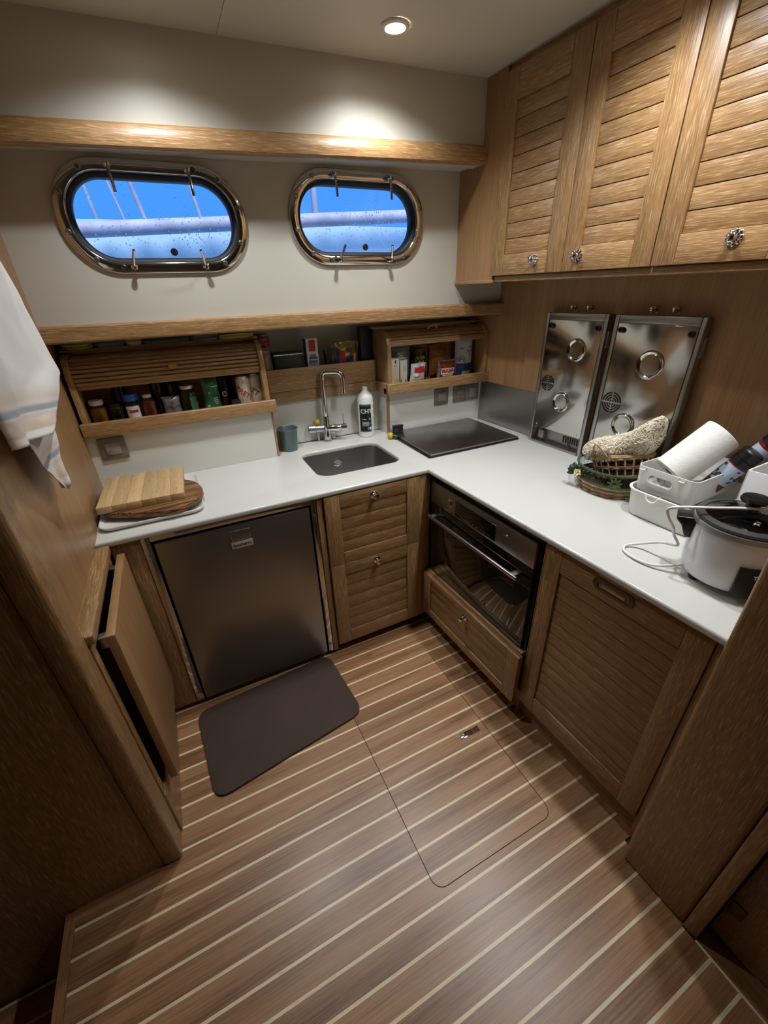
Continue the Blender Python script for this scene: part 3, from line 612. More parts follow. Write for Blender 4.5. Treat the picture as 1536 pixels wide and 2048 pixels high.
# ================================================================== RIGHT RUN
FRAME[0] = RR
ov = thing('oven', 'built-in compact oven with a steel control panel and black glass door', 'oven', (.25, -.32, .35))
add(G().box(.012, .55, -.628, -.014, .340, .831), 'housing', BLACK, ov)
cp = add(G().box(-.006, .012, -.616, -.026, .703, .800, .003), 'control_panel', BRUSHED, ov)
add(G().box(-.0075, -.004, -.432, -.198, .712, .778, .001), 'display', BGLASS, cp)
for ky in (-.152, -.486):
    k = add(G().lathe([(.021, 0), (.021, .002), (.0175, .0022), (.0172, .0045), (.0165, .005), (.0001, .005)], 32, Matrix.Translation((-.006, ky, .748)) @ MKX), 'dial', BRUSHED, cp)
    add(G().lathe([(.0195, .0005), (.0205, .0035), (.0215, .0005)], 32, Matrix.Translation((-.006, ky, .748)) @ MKX, cap=False), 'dial_ring', CHROME, k)
LEDM = mat('display_marks', lin(120, 116, 108), .5)
for i in range(7): add(G().box(-.0079, -.0074, -.262-.022*i-.010, -.262-.022*i, .721, .7225), 'display_mark', LEDM, cp)
od = add(G().box(-.004, .012, -.616, -.026, .350, .700, .003), 'door', BGLASS, ov)
add(G().box(-.0046, -.0038, -.548, -.085, .395, .628, .001), 'door_window', mat('oven_window', lin(24, 20, 16), .04, coat=1.0), od)
hd = add(G().box(-.038, -.028, -.578, -.048, .642, .657, .003), 'handle_bar', SATIN, od)
for hy in (-.555, -.068): add(G().box(-.032, -.003, hy-.012, hy+.012, .641, .657, .002), 'handle_post', SATIN, hd)
dw = thing('drawer_unit', 'shallow oak pan drawer standing proud below the oven', 'drawer', (.2, -.33, .1))
add(G().box(-.010, .50, -.62, -.03, .12, .33), 'drawer_body', OAK['vz'], dw)
add(G().box(-.014, .02, -.632, -.016, .331, .339), 'top_strip', OAK['y'], dw)
panel_front(dw, 'drawer_front', 'X', -.644, -.022, .098, .336, -.036, .058, .040, .040, 3, knob=(-.335, .292))
struct(G().box(.030, .045, -1.148, -.01, 0, .0985), 'trim_7', OAK['y'], 'oak plinth running under the oven and the panelled door', 'trim')
struct(G().box(.0, .03, -.6475, -.6445+.0, .02, .82, .0), 'trim_8', OAK['z'], 'thin oak edge between the oven and the panelled door', 'trim')
dd = thing('dishwasher', 'built-in unit behind a boarded oak door with a recessed bronze pull', 'dishwasher', (.3, -.88, .1))
add(G().box(.024, .56, -1.12, -.650, .100, .815), 'carcass', OAK['vz'], dd)
pf = panel_front(dd, 'door', 'X', -1.122, -.6485, .100, .830, .0, .060, .083, .075, 12)
BRZ = mat('aged_bronze', lin(112, 96, 76), .38, .75)
g = ring_like = G()
def stadium(cy, cz, w, h, n=10): return rrect(cy, cz, w, h, h/2-.0005, n)
o1 = stadium(-.879, .792, .122, .040); o2 = stadium(-.879, .792, .092, .020)
nn = len(o1); v = [(-.0025, p[0], p[1]) for p in o1]+[(-.004, p[0], p[1]) for p in stadium(-.879, .792, .114, .034)]+[(-.003, p[0], p[1]) for p in o2]+[(.010, p[0], p[1]) for p in stadium(-.879, .792, .088, .017)]
v = [(.001, p[0], p[1]) for p in o1]+v
f = [(k*nn+i, k*nn+(i+1) % nn, (k+1)*nn+(i+1) % nn, (k+1)*nn+i) for k in range(4) for i in range(nn)]+[tuple(4*nn+i for i in range(nn))]
hp = add(G().raw(v, f), 'recessed_pull', BRZ, pf, smooth=40, label='oval aged-bronze recessed pull')
add(G().box(-.003, .0, -.915, -.845, .786, .798, .003), 'pull_bar', SATIN, hp)
struct(G().box(.006, .03, -1.1485, -1.124, .0, .831), 'trim_9', OAK['z'], 'narrow oak filler strip between the panelled door and the tall locker', 'trim')
# ---- upper cabinet
uc = thing('upper_cabinet', 'oak wall cabinet with boarded doors over the right worktop', 'cabinet', (.52, -.35, 1.54))
add(G().box(.400, .652, -1.15, .140, 1.560, 2.17), 'carcass', OAK['vz'], uc)
add(G().box(.386, .402, .138, .398, 1.548, 2.21), 'end_panel', OAK['vz'], uc)
add(G().box(.380, .410, .128, .400, 1.536, 1.549, .002), 'end_trim', OAK['y'], uc)
add(G().box(.388, .652, -1.15, .128, 1.540, 1.560, .003), 'bottom_panel', OAK['y'], uc)
add(G().box(.396, .652, -1.15, .140, 2.163, 2.19), 'top_filler', OAK['y'], uc)
panel_front(uc, 'door', 'X', -.2165, .140, 1.562, 2.163, .374, .070, .085, .070, 9, knob=(-.092, 1.606), kme=rosette_me)
panel_front(uc, 'door', 'X', -.5280, -.2195, 1.562, 2.163, .374, .062, .085, .070, 9, knob=(-.277, 1.606), kme=rosette_me)
panel_front(uc, 'door', 'X', -.8660, -.5310, 1.562, 2.163, .374, .062, .085, .070, 9, knob=(-.728, 1.612), kme=rosette_me)
panel_front(uc, 'door', 'X', -1.148, -.8690, 1.562, 2.163, .374, .062, .085, .070, 9, knob=(-.93, 1.612), kme=rosette_me)
FRAME[0] = ID

# ================================================================== THINGS ON THE WORKTOP
def fbm(x, y, z, s=1.0, o=3): return noise.fractal(Vector((x*s, y*s, z*s)), 1.0, 2.0, o)
# white tray, olive-wood board, laminated board
CRM = mat('cream_melamine', lin(212, 208, 202), .3)
tx0, tx1, ty0, ty1 = -1.226, -.898, .035, .405
prof = [(.012, .0005), (.004, .006), (.0, .016), (.002, .018), (.005, .016), (.014, .007), (.03, .005)]
rings = [[(p[0], p[1], HC+z) for p in rrect2(tx0+o, tx1-o, ty0+o, ty1-o, .04-o*.5, 6)] for o, z in prof]
n = len(rings[0]); f = [(k*n+i, k*n+(i+1) % n, (k+1)*n+(i+1) % n, (k+1)*n+i) for k in range(len(rings)-1) for i in range(n)]
f += [tuple((len(rings)-1)*n+i for i in range(n)), tuple(range(n))[::-1]]
tag(add(G().raw([p for q in rings for p in q], f), 'serving_tray', CRM, smooth=50), 'white melamine serving tray under the two wooden boards', 'tray')
pts = [(-1.205, .120), (-1.13, .075), (-1.05, .040), (-.985, .030), (-.935, .055), (-.900, .105), (-.890, .165), (-.905, .235), (-.945, .290), (-1.02, .315), (-1.12, .30), (-1.19, .26), (-1.215, .19)]
sm = []
for i in range(len(pts)):
    p0, p1, p2, p3 = [Vector(pts[(i+j-1) % len(pts)]) for j in range(4)]
    for t in (0, .25, .5, .75): sm.append(tuple(.5*((2*p1)+(-p0+p2)*t+(2*p0-5*p1+4*p2-p3)*t*t+(-p0+3*p1-3*p2+p3)*t**3)))
ob = add(G().prism(sm, HC+.0195, HC+.040, 'z', .004), 'olive_board', OLIVE, smooth=40); tag(ob, 'dark-figured olive-wood board with rounded end between tray and pale board', 'cutting board')
cb = thing('cutting_board', 'pale laminated beech cutting board lying on top of the olive-wood board', 'cutting board', (-1.08, .25, HC+.041))
BZ = HC+.041; nb_ = 6
for i in range(nb_):
    a0 = -.135+.27*i/nb_; a1 = -.135+.27*(i+1)/nb_
    M = Matrix.Translation((-1.082, .243, 0)) @ Matrix.Rotation(-.035, 4, 'Z')
    q = G().box(a0+.0001, a1-.0001, -.142, .142, BZ, BZ+.024, .0012); q.v = [tuple(M @ Vector(p)) for p in q.v]
    add(q, 'stave', BEECHY, cb)
# ceramic hob with steel edge
hb = thing('ceramic_hob', 'dark glass ceramic hob with a thin steel rim let into the corner of the worktop', 'hob', (.30, .28, HC))
HBM = mat('hob_glass', (.34, .33, .315, 1), .30, 1.0, rough_var=.06, noise_scale=14)
add(G().box(.046, .560, .076, .482, HC+.0005, HC+.008, .002), 'base_frame', BLACK, hb)
add(G().box(.058, .556, .084, .478, HC+.008, HC+.0165, .003), 'glass_top', HBM, hb)
add(G().box(.056, .558, .081, .084, HC+.0082, HC+.0168, .001).box(.0555, .058, .081, .480, HC+.0082, HC+.0168, .001), 'steel_rim', BRUSHED, hb)
tag(add(G().box(.064, .118, .452, .470, HC+.0172, HC+.048, .002).box(.062, .120, .449, .473, HC+.046, HC+.050, .001), 'hob_scraper_block', mat('dark_grey_metal', lin(42, 41, 40), .4, .4)), 'small dark metal block standing at the back edge of the hob', 'block')
yb = thing('dish_brush', 'short yellow-headed green-handled brush lying between sink and hob', 'brush', (.02, .41, HC))
add(G().lathe([(.0001, 0), (.010, .002), (.016, .010), (.017, .020), (.013, .028), (.0001, .030)], 20, along((.012, .425, HC+.017), (.75, -.6, .05))), 'brush_head', MATS['yellow_plastic'], yb)
add(G().tube([(.030, .410, HC+.016), (.044, .398, HC+.014), (.052, .388, HC+.013)], [.012, .011, .008], 12), 'handle', mat('dark_green_plastic', lin(38, 52, 40), .4), yb)

# ---- everything on the right worktop, in the right run's frame
FRAME[0] = RR
INDST = mat('mirror_steel', (0.54, 0.53, 0.51, 1), .14, 1.0, bump=.25, bump_scale=6, rough_var=.04, noise_scale=8)
def fan(parent, cx, cy, cz, R):
    """round grille of slots painted as black strips in the plane x = cx"""
    for k in range(4):
        ro = R*(1-.24*k); ri = ro-R*.15
        for q in range(4):
            a0 = PI/2*q+.10/(1-.2*k); a1 = PI/2*(q+1)-.10/(1-.2*k); m_ = 8; v = []; f = []
            for i in range(m_+1):
                a = a0+(a1-a0)*i/m_
                for rr in (ri, ro):
                    for dx in (0, .0006): v.append((cx-dx, cy+rr*math.cos(a), cz+rr*math.sin(a)))
            for i in range(m_):
                b_ = 4*i; c_ = b_+4; f += [(b_+1, b_+3, c_+3, c_+1), (b_, c_, c_+2, b_+2), (b_+2, c_+2, c_+3, b_+3), (b_, b_+1, c_+1, c_)]
            add(G().raw(v, f), 'painted_vent_slot', BLACK, parent, smooth=0)  # black strips paint the dark inside the slots; nothing is cut open
def induction(y0, y1, label, rings, fanc, fanr, open_base):
    """a hob unit stood on edge, its steel underside facing the room"""
    t = thing('portable_hob', label, 'hob unit', (.62, (y0+y1)/2, HC))
    zb, zt = HC+.001, 1.420; xf = .603
    lean = Matrix.Translation((xf, 0, zb)) @ Matrix.Rotation(.020, 4, 'Y') @ Matrix.Translation((-xf, 0, -zb))
    def P(g, nm_, m_, par=t, **k): g.v = [tuple(lean @ Vector(p)) for p in g.v]; return add(g, nm_, m_, par, **k)
    P(G().box(xf, xf+.010, y0, y0+.016, zb, zt, .003).box(xf, xf+.010, y1-.016, y1, zb, zt, .003).box(xf, xf+.010, y0+.016, y1-.016, zt-.026, zt, .003), 'rim', BRUSHED)
    pz = zb+(.075 if open_base else .02)
    if open_base: P(G().box(xf+.007, xf+.036, y0, y1, pz, zt, .004).box(xf+.032, xf+.036, y0, y1, zb, pz+.002).box(xf+.007, xf+.033, y0, y0+.004, zb, pz+.002).box(xf+.007, xf+.033, y1-.004, y1, zb, pz+.002).box(xf+.007, xf+.033, y0, y1, zb, zb+.003), 'casing', BRUSHED)
    else: P(G().box(xf+.007, xf+.036, y0, y1, zb, zt, .006, 3), 'casing', BRUSHED)
    bp_ = P(G().box(xf+.002, xf+.008, y0+.018, y1-.018, pz, zt-.028, .001), 'base_plate', INDST)
    for (ry, rz, r) in rings:
        P(G().lathe([(r, 0), (r*.98, .004), (r*.88, .007), (r*.76, .004), (r*.70, .0015), (r*.68, .003), (.0001, .003)], 40, Matrix.Translation((xf+.002, ry, rz)) @ MKX), 'pressed_ring', POLISHED, bp_, smooth=45)
    FRAME[0] = RR @ lean; fan(bp_, xf+.0017, fanc[0], fanc[1], fanr); FRAME[0] = RR
    for ry in (y0+.034, y1-.034):
        P(G().lathe([(.010, 0), (.010, .008), (.006, .009), (.005, .004), (.0001, .004)], 18, Matrix.Translation((xf+.002, ry, zt-.050)) @ MKX), 'rubber_foot', BLACK, bp_)
        P(G().lathe([(.004, 0), (.003, .0025), (.0001, .003)], 10, Matrix.Translation((xf+.002, ry, pz+.012)) @ MKX), 'screw', POLISHED, bp_)
    if open_base:
        P(G().box(xf-.002, xf+.010, y0+.016, y1-.016, zb, zb+.012, .002), 'lower_lip', BRUSHED)
        P(G().tube([(xf+.004, y0+.09, pz-.005), (xf+.001, y0+.07, zb+.045), (xf+.002, y0+.05, zb+.016)], .004, 8), 'cable', BLACK)
        for i in range(7): P(G().box(xf+.024, xf+.032, y0+.045+.012*i, y0+.050+.012*i, zb+.030, zb+.058), 'vent_slat', GREYPL)
        P(G().box(xf+.012, xf+.032, y1-.075, y1-.045, zb+.022, zb+.060, .001), 'terminal_block', GREYPL)
    for hy in ((y0+y1)/2-.035, (y0+y1)/2+.042):
        M = Matrix.Translation((.648, hy, 1.437))
        h = P(G().box(.640, .651, hy-.013, hy+.013, 1.424, 1.432, .002), 'clip', SATIN); h2 = add(G().lathe([(.010, 0), (.011, .003), (.006, .006), (.006, .010)], 14, M @ MKX).box(.632, .640, hy-.004, hy+.006, 1.432, 1.446, .002), 'clip_knob', CHROME, h)
    P(G().box(xf+.012, xf+.030, y0-.004, y0, 1.30, 1.36, .001), 'side_clip', SATIN)
    return t
induction(-.265, .032, 'narrower steel-backed portable hob stood on edge against the wall, its lower end open', [(-.148, 1.283, .045), (-.118, 1.065, .043)], (-.030, 1.135), .034, True)
induction(-.606, -.292, 'wider steel-backed portable hob stood on edge behind the wicker basket', [(-.463, 1.262, .050), (-.420, 1.035, .046)], (-.352, 1.110), .040, False)

# round wicker tray with green wire side
WICK = mat('wicker', lin(178, 146, 106), .7, noise_amt=.35, noise_scale=60, bump=.3, bump_scale=150)
WICKD = mat('wicker_dark', lin(118, 90, 60), .7, noise_amt=.35, noise_scale=60, bump=.3, bump_scale=150)
GRNW = mat('green_wire', lin(64, 88, 66), .5, .2)
bcx, bcy = .452, -.530
wk = thing('wicker_tray', 'round wicker tray with a green wire-mesh side, leaves and a yellow flower', 'basket', (bcx, bcy, HC))
def ringpts(r, z, n=72, amp=0, fr=18, ph=0, damp=0): return [(bcx+(r+amp*math.sin(fr*2*PI*i/n+ph))*math.cos(2*PI*i/n), bcy+(r+amp*math.sin(fr*2*PI*i/n+ph))*math.sin(2*PI*i/n), z+damp*math.sin(fr*2*PI*i/n+ph)) for i in range(n)]
for k in range(5):
    g = G(); g.tube(ringpts(.110+.0030*k, HC+.0052+.0082*k, 108, .0022, 18, PI*k), .0046, 6, True)
    add(g, 'woven_strand', (WICK, WICKD)[k % 2], wk, smooth=60)
add(G().lathe([(.0001, .001), (.113, .001), (.113, .006), (.0001, .006)], 40, Matrix.Translation((bcx, bcy, HC))), 'tray_base', WICKD, wk)
add(G().tube(ringpts(.124, HC+.045, 60), .0032, 6, True), 'lower_hoop', GRNW, wk, smooth=60)
add(G().tube(ringpts(.128, HC+.090, 60), .0042, 6, True), 'top_hoop', GRNW, wk, smooth=60)
g = G(); nm_ = 84
for i in range(nm_):
    for sgn in (-1, 1):
        pp = []
        for j in range(4):
            a = 2*PI*(i+sgn*1.6*j/3)/nm_; r_ = .124+.004*j/3; pp.append((bcx+r_*math.cos(a), bcy+r_*math.sin(a), HC+.046+.043*j/3))
        g.tube(pp, .0005, 3)
wm = add(g, 'wire_mesh', GRNW, wk, smooth=60); wm['kind'] = 'stuff'
LEAF = mat('leaf_green', lin(72, 88, 50), .6, noise_amt=.2); LEAFD = mat('leaf_dark_green', lin(34, 46, 36), .5, noise_amt=.2)
def leaf(o, dvec, up, L, Wd, m_, par, name='leaf'):
    d_ = Vector(dvec).normalized(); u_ = Vector(up); s_ = d_.cross(u_).normalized(); u_ = s_.cross(d_); o = Vector(o); N_ = 6
    def fn(u, v):
        w_ = Wd*math.sin(PI*min(.999, .06+.94*v))**.8*(u-.5); return o+d_*(L*v)+s_*w_+u_*(L*.25*math.sin(PI*v*.9)-abs(u-.5)*Wd*.3)
    add(G().grid(5, N_, fn), name, m_, par, smooth=60)
for ang in (3.75, 4.45):    # two star-shaped leaf sprays on the mesh
    c_ = Vector((bcx+.1275*math.cos(ang), bcy+.1275*math.sin(ang), HC+.066)); t_ = Vector((-math.sin(ang), math.cos(ang), 0)); o_ = Vector((math.cos(ang), math.sin(ang), 0))
    for k in range(9):
        a = 2*PI*k/9+.2; leaf(c_+o_*.003, t_*math.cos(a)+Vector((0, 0, 1))*math.sin(a)+o_*.25, o_, .026, .009, LEAF, wk)
fpos = Vector((.335, -.468, HC+.062))
for k in range(7):
    a = 2*PI*k/7; leaf(fpos+Vector((0, 0, 0)), Vector((-.55, .35*math.cos(a)+.1, .8*math.sin(a)*.9+.2))+Vector((.0, math.cos(a)*.7, 0)), Vector((-1, .4, .3)), .018, .016, MATS.get('petal_cream') or mat('petal_cream', lin(214, 204, 150), .6), wk, 'petal')
add(G().lathe([(.006, 0), (.005, .004), (.0001, .006)], 12, along(fpos+Vector((-.006, .002, .002)), (-.8, -.4, .3))), 'flower_heart', mat('flower_heart', lin(196, 178, 96), .6), wk)
for (dx, dy, dz) in ((-.1, .9, .5), (-.3, .9, .1), (.1, .8, .9), (-.5, .8, .6), (.2, .9, .2), (-.5, .9, -.35), (0, .5, 1)):
    leaf(fpos+Vector((.006, .012, -.002)), (dx, dy, dz), (-.8, -.2, .5), .036, .020, LEAFD, wk, 'dark_leaf')
tag(add(G().lathe([(.0001, 0), (.016, .003), (.012, .018), (.004, .026), (.0001, .028)], 7, Matrix.Translation((.405, -.562, HC+.012)) @ Matrix.Rotation(.4, 4, 'X')), 'foil_wrapper', mat('foil_white', lin(206, 210, 212), .25, .5)), 'crumpled silver sweet wrapper lying in the wicker tray', 'wrapper')
# small willow basket, tilted, inside the tray
M2 = Matrix.Translation((.475, -.545, HC+.046)) @ Matrix.Rotation(-.30, 4, 'X') @ Matrix.Rotation(.06, 4, 'Y')
wb2 = thing('willow_basket', 'small openwork willow basket tilted inside the round wicker tray', 'basket', (.475, -.545, HC+.02))
def oval(r1, r2, z, n=60, amp=0, fr=14, ph=0): return [tuple(M2 @ Vector(((r1+amp*math.sin(fr*2*PI*i/n+ph))*math.cos(2*PI*i/n), (r2+amp*math.sin(fr*2*PI*i/n+ph))*math.sin(2*PI*i/n), z))) for i in range(n)]
for z_, r_, rad in ((.0, -.008, .004), (.006, -.007, .0035), (.034, 0, .0032), (.040, .001, .0032), (.068, .006, .004), (.074, .008, .0045), (.080, .007, .004)):
    add(G().tube(oval(.072+r_, .098+r_, z_, 72, .002, 16, z_*300), rad, 6, True), 'hoop', (WICK if z_ > .05 else WICKD), wb2, smooth=60)
for k in range(22):
    a = 2*PI*k/22; c_, s_ = math.cos(a), math.sin(a)
    add(G().tube([tuple(M2 @ Vector(((.064+q*.016)*c_, (.090+q*.016)*s_, q*.078))) for q in (0, .5, 1)], .0032, 6), 'stake', WICK, wb2, smooth=60)
add(G().prism([(p[0], p[1]) for p in [(.062*math.cos(2*PI*i/30), .088*math.sin(2*PI*i/30)) for i in range(30)]], 0, .004), 'basket_base', WICKD, wb2, M=M2)
add(G().tube([tuple(M2 @ Vector((-.085-.02*math.sin(PI*t), .052-.055*t, .078+.045*math.sin(PI*t)))) for t in [i/10 for i in range(11)]], .0036, 6), 'loop_handle', WICK, wb2, smooth=60)
# crocheted cloth bundled in the willow basket
CRO = mat('crochet_cotton', lin(222, 212, 190), .9, sheen=.2)
def crochet(u, v, up=0.0):
    a = 2*PI*u; t = v
    zb = .935+.085*t; zt = .995+.014*math.sin(PI*t*1.6)*(1-t)+.155*t**1.8
    end = max(0, 1-abs(2*t-1)**(6 if t < .5 else 22))**.5
    cz = (zb+zt)/2; rz = (zt-zb)/2*end; rx = (.046+.032*math.sin(PI*min(1, .2+.8*t)))*end
    sa = math.copysign(abs(math.sin(a))**.75, math.sin(a)); ca = math.copysign(abs(math.cos(a))**.8, math.cos(a))
    p = Vector((.470+rx*ca, -.400-.235*t, cz+rz*sa)); d_ = Vector((ca, 0, sa))
    w_ = .012*noise.noise(p*15)+.004*noise.noise(p*40)+up
    return p+d_*w_*end
crc = tag(add(G().grid(70, 60, crochet, True), 'crochet_cloth', mat('crochet_ground', lin(206, 195, 172), .95, bump=.6, bump_scale=240), smooth=80), 'cream crocheted cotton cloth bundled on top of the willow basket', 'cloth')
g = G(); rnd = random.Random(11)
for i in range(9000):
    u0, v0 = rnd.random(), (rnd.uniform(.96, .997) if rnd.random() < .07 else rnd.uniform(.02, .965)); e_ = .002
    p_ = crochet(u0, v0); tu = (crochet((u0+e_) % 1, v0)-p_); tv = (crochet(u0, v0+e_)-p_)
    if rnd.random() > tu.length*tv.length/1.6e-6 or tu.length < 1e-6: continue
    tu.normalize(); tv.normalize(); nr = tu.cross(tv).normalized(); nr = nr if nr.dot(p_-Vector((.470, -.540, .99))) > 0 else -nr
    an = rnd.uniform(0, PI); d_ = (tu*math.cos(an)+tv*math.sin(an))*rnd.uniform(.005, .009)
    g.tube([p_+d_*q+nr*h for q, h in ((-1, -.0006), (-.4, .0036), (.4, .0036), (1, -.0006))], [.0008, .0014, .0014, .0008], 4)
st_ = add(g, 'crochet_stitches', CRO, crc, smooth=80); st_['kind'] = 'stuff'
# ---- white plastic boxes
def rbox(par, name, x0, x1, y0, y1, z0, z1, r, th, taper, m_, lip=0.0):
    P_ = [(taper+.004, z0), (taper, z0+.004), (0, z1-.004)]
    if lip: P_ += [(-lip, z1-.004), (-lip, z1)]
    P_ += [(0 if not lip else -lip*.0, z1), (th, z1), (taper+th, z0+th), (taper+th+.004, z0+th)]
    rings = [[(p[0], p[1], z) for p in rrect2(x0+o, x1-o, y0+o, y1-o, max(r-o, .006), 6)] for o, z in P_]
    n = len(rings[0]); f = [(k*n+i, k*n+(i+1) % n, (k+1)*n+(i+1) % n, (k+1)*n+i) for k in range(len(rings)-1) for i in range(n)]
    f += [tuple((len(rings)-1)*n+i for i in range(n)), tuple(range(n))[::-1]]
    return add(G().raw([p for q in rings for p in q], f), name, m_, par, smooth=40)
lb = thing('storage_box', 'deep white plastic storage box standing on the worktop beside the rice cooker', 'box', (.46, -.77, HC))
rbox(lb, 'box_body', .304, .620, -.895, -.664, HC+.001, HC+.092, .045, .003, .010, WPLAST, .005)
add(G().tube([(.298, -.735, HC+.090), (.297, -.742, HC+.076), (.297, -.755, HC+.071), (.297, -.768, HC+.076), (.298, -.775, HC+.090)], .0028, 8), 'thumb_notch', WPLAST, lb)
ub = thing('storage_tray', 'shallow white plastic tray with a slot handle stacked on the storage box', 'tray', (.46, -.75, HC+.09))
UZ0, UZ1 = HC+.080, 1.018
tb_ = rbox(ub, 'tray_body', .330, .606, -.848, -.669, UZ0, UZ1, .022, .003, .006, WPLAST, 0)
ct_ = add(G().prism(stadium(-.748, .985, .070, .022), .320, .350, 'x'), 'slot_cutter', WPLAST, smooth=0)
bo_ = tb_.modifiers.new('slot', 'BOOLEAN'); bo_.operation = 'DIFFERENCE'; bo_.object = ct_; bo_.solver = 'EXACT'
bpy.context.view_layer.update()
tm_ = bpy.data.meshes.new_from_object(tb_.evaluated_get(bpy.context.evaluated_depsgraph_get()))
tb_.modifiers.remove(bo_); tb_.data = tm_; bpy.data.objects.remove(ct_)
v = [(.3318-.0004, p[0], p[1]) for p in stadium(-.748, .985, .070, .022)]+[(.3312-.0008, p[0], p[1]) for p in stadium(-.748, .985, .076, .027)]
nn = len(v)//2
sh_ = add(G().raw(v, [(i, (i+1) % nn, nn+(i+1) % nn, nn+i) for i in range(nn)]), 'slot_handle', WPLAST, ub)
add(G().tube([(.3420, -.752, .993), (.3417, -.757, .984), (.3419, -.752, .976), (.3419, -.775, .977)], .0010, 6), 'printed_edge', mat('brown_print', lin(112, 84, 74), .6), ub)
for yy in (-.690, -.806): add(G().tube([(.329, yy+.010, UZ1-.001), (.3285, yy+.009, UZ1-.011), (.3285, yy-.009, UZ1-.011), (.329, yy-.010, UZ1-.001)], .0018, 6), 'stacking_tab', WPLAST, ub)
for (xa, ya, xb, yb_) in ((.3315, -.687, .3315, -.668), (.336, -.667, .37, -.667)): pass
# paper towel roll
PAP = mat('kitchen_paper', lin(226, 224, 218), .9, bump=.5, bump_scale=120)
a_, b_ = Vector((.398, -.735, .996)), Vector((.500, -.797, 1.118)); dv = (b_-a_); 
pr_ = thing('paper_towel_roll', 'roll of white kitchen paper leaning out of the shallow tray', 'paper roll', tuple(a_))
add(G().lathe([(.020, 0), (.053, 0), (.055, .002), (.055, dv.length-.002), (.053, dv.length), (.020, dv.length), (.020, 0)], 48, along(a_, dv), cap=False), 'paper', PAP, pr_)
add(G().lathe([(.0195, .001), (.0195, dv.length-.001), (.018, dv.length-.001), (.018, .001), (.0195, .001)], 24, along(a_, dv), cap=False), 'cardboard_core', mat('cardboard', lin(150, 118, 84), .8), pr_)
Mx = along(a_, dv)
add(G().grid(8, 6, lambda u, v: Mx @ Vector(((.0555+.004*u*u)*math.cos(-2.2-u*.9), (.0555+.004*u*u)*math.sin(-2.2-u*.9), .002+v*(dv.length-.004)))), 'loose_sheet', PAP, pr_, smooth=60)
# red bottles
RED = mat('red_plastic', lin(122, 20, 30), .3); LBLU = mat('label_pale_blue', lin(170, 184, 200), .5); INKK = mat('ink_dark', lin(60, 62, 74), .5)
def red_bottle(o, d_, r, L, label, base):
    d_ = Vector(d_).normalized(); Mx = along(o, d_)
    t = thing('red_bottle', label, 'bottle', tuple(o), 'red bottles in the tray')
    add(G().lathe([(.0001, 0), (r-.004, 0), (r, .005), (r, L), (.0001, L)], 32, Mx, cap=False), 'bottle_body', RED, t)
    add(G().lathe([(r+.001, L-.002), (r+.003, L), (r+.003, L+.016), (r+.0005, L+.017), (r+.0005, L+.019), (r+.003, L+.020), (r+.003, L+.042), (r, L+.046), (.0001, L+.046)], 32, Mx, cap=False), 'screw_cap', BLACK, t)
    def lp(u, v, rr): a = u*6.28; return Mx @ Vector((rr*math.cos(a), rr*math.sin(a), v))
    lab_ = add(G().grid(48, 3, lambda u, v: lp(u, L*.30+v*L*.62, r+.0006)), 'label', LBLU, t, smooth=60)
    rnd = random.Random(int(L*1000))
    for k in range(34):
        u0 = rnd.uniform(.0, .92); v0 = L*(.34+.5*rnd.random()); w_ = rnd.uniform(.03, .08); h_ = rnd.uniform(.003, .009)
        add(G().grid(5, 2, lambda u, v: lp(u0+u*w_, v0+v*h_, r+.0010)), 'label_print', INKK, lab_, smooth=60)
    return t
red_bottle(Vector((.475, -.818, .962)), (.20, -.46, .86), .027, .100, 'dark red bottle with a pale label and black screw cap, leaning out of the tray', 0)
red_bottle(Vector((.560, -.812, .962)), (.08, -.50, .86), .026, .160, 'taller dark red bottle leaning behind the black-capped one', 0)
tag(add(G().lathe([(.0001, 0), (.016, .003), (.022, .018), (.018, .034), (.0001, .040)], 14, Matrix.Translation((.400, -.795, UZ0+.012)) @ Matrix.Rotation(.5, 4, 'X')), 'green_packet', mat('olive_foil', lin(104, 104, 62), .35, .3)), 'small olive-green packet in the tray beside the paper roll', 'packet')
tag(add(G().grid(12, 8, lambda u, v: (.345+.17*v, -.675-.135*u, UZ0+.020+.012*fbm(u*3, v*3, 1)+.006*math.sin(9*u))), 'printed_wrapper', mat('printed_film', lin(196, 192, 190), .4, noise_amt=.5, noise_scale=70), smooth=60), 'crumpled printed plastic wrapper lying under the paper roll', 'wrapper')
# upright white organiser box
wo = thing('organiser_box', 'upright open white box standing behind the rice cooker', 'box', (.42, -1.04, HC))
BEI = mat('beige_inside', lin(150, 138, 120), .7)
add(G().box(.318, .322, -1.140, -.948, HC+.001, 1.098, .001).box(.318, .50, -.952, -.948, HC+.001, 1.098, .001).box(.318, .50, -1.140, -1.136, HC+.001, 1.098, .001).box(.496, .50, -1.136, -.952, HC+.001, 1.098, .001).box(.318, .50, -1.136, -.952, HC+.001, HC+.005), 'box_shell', mat('white_card', lin(222, 222, 224), .45), wo)
add(G().box(.3222, .4958, -1.1358, -.9522, HC+.006, HC+.19), 'contents', BEI, wo)
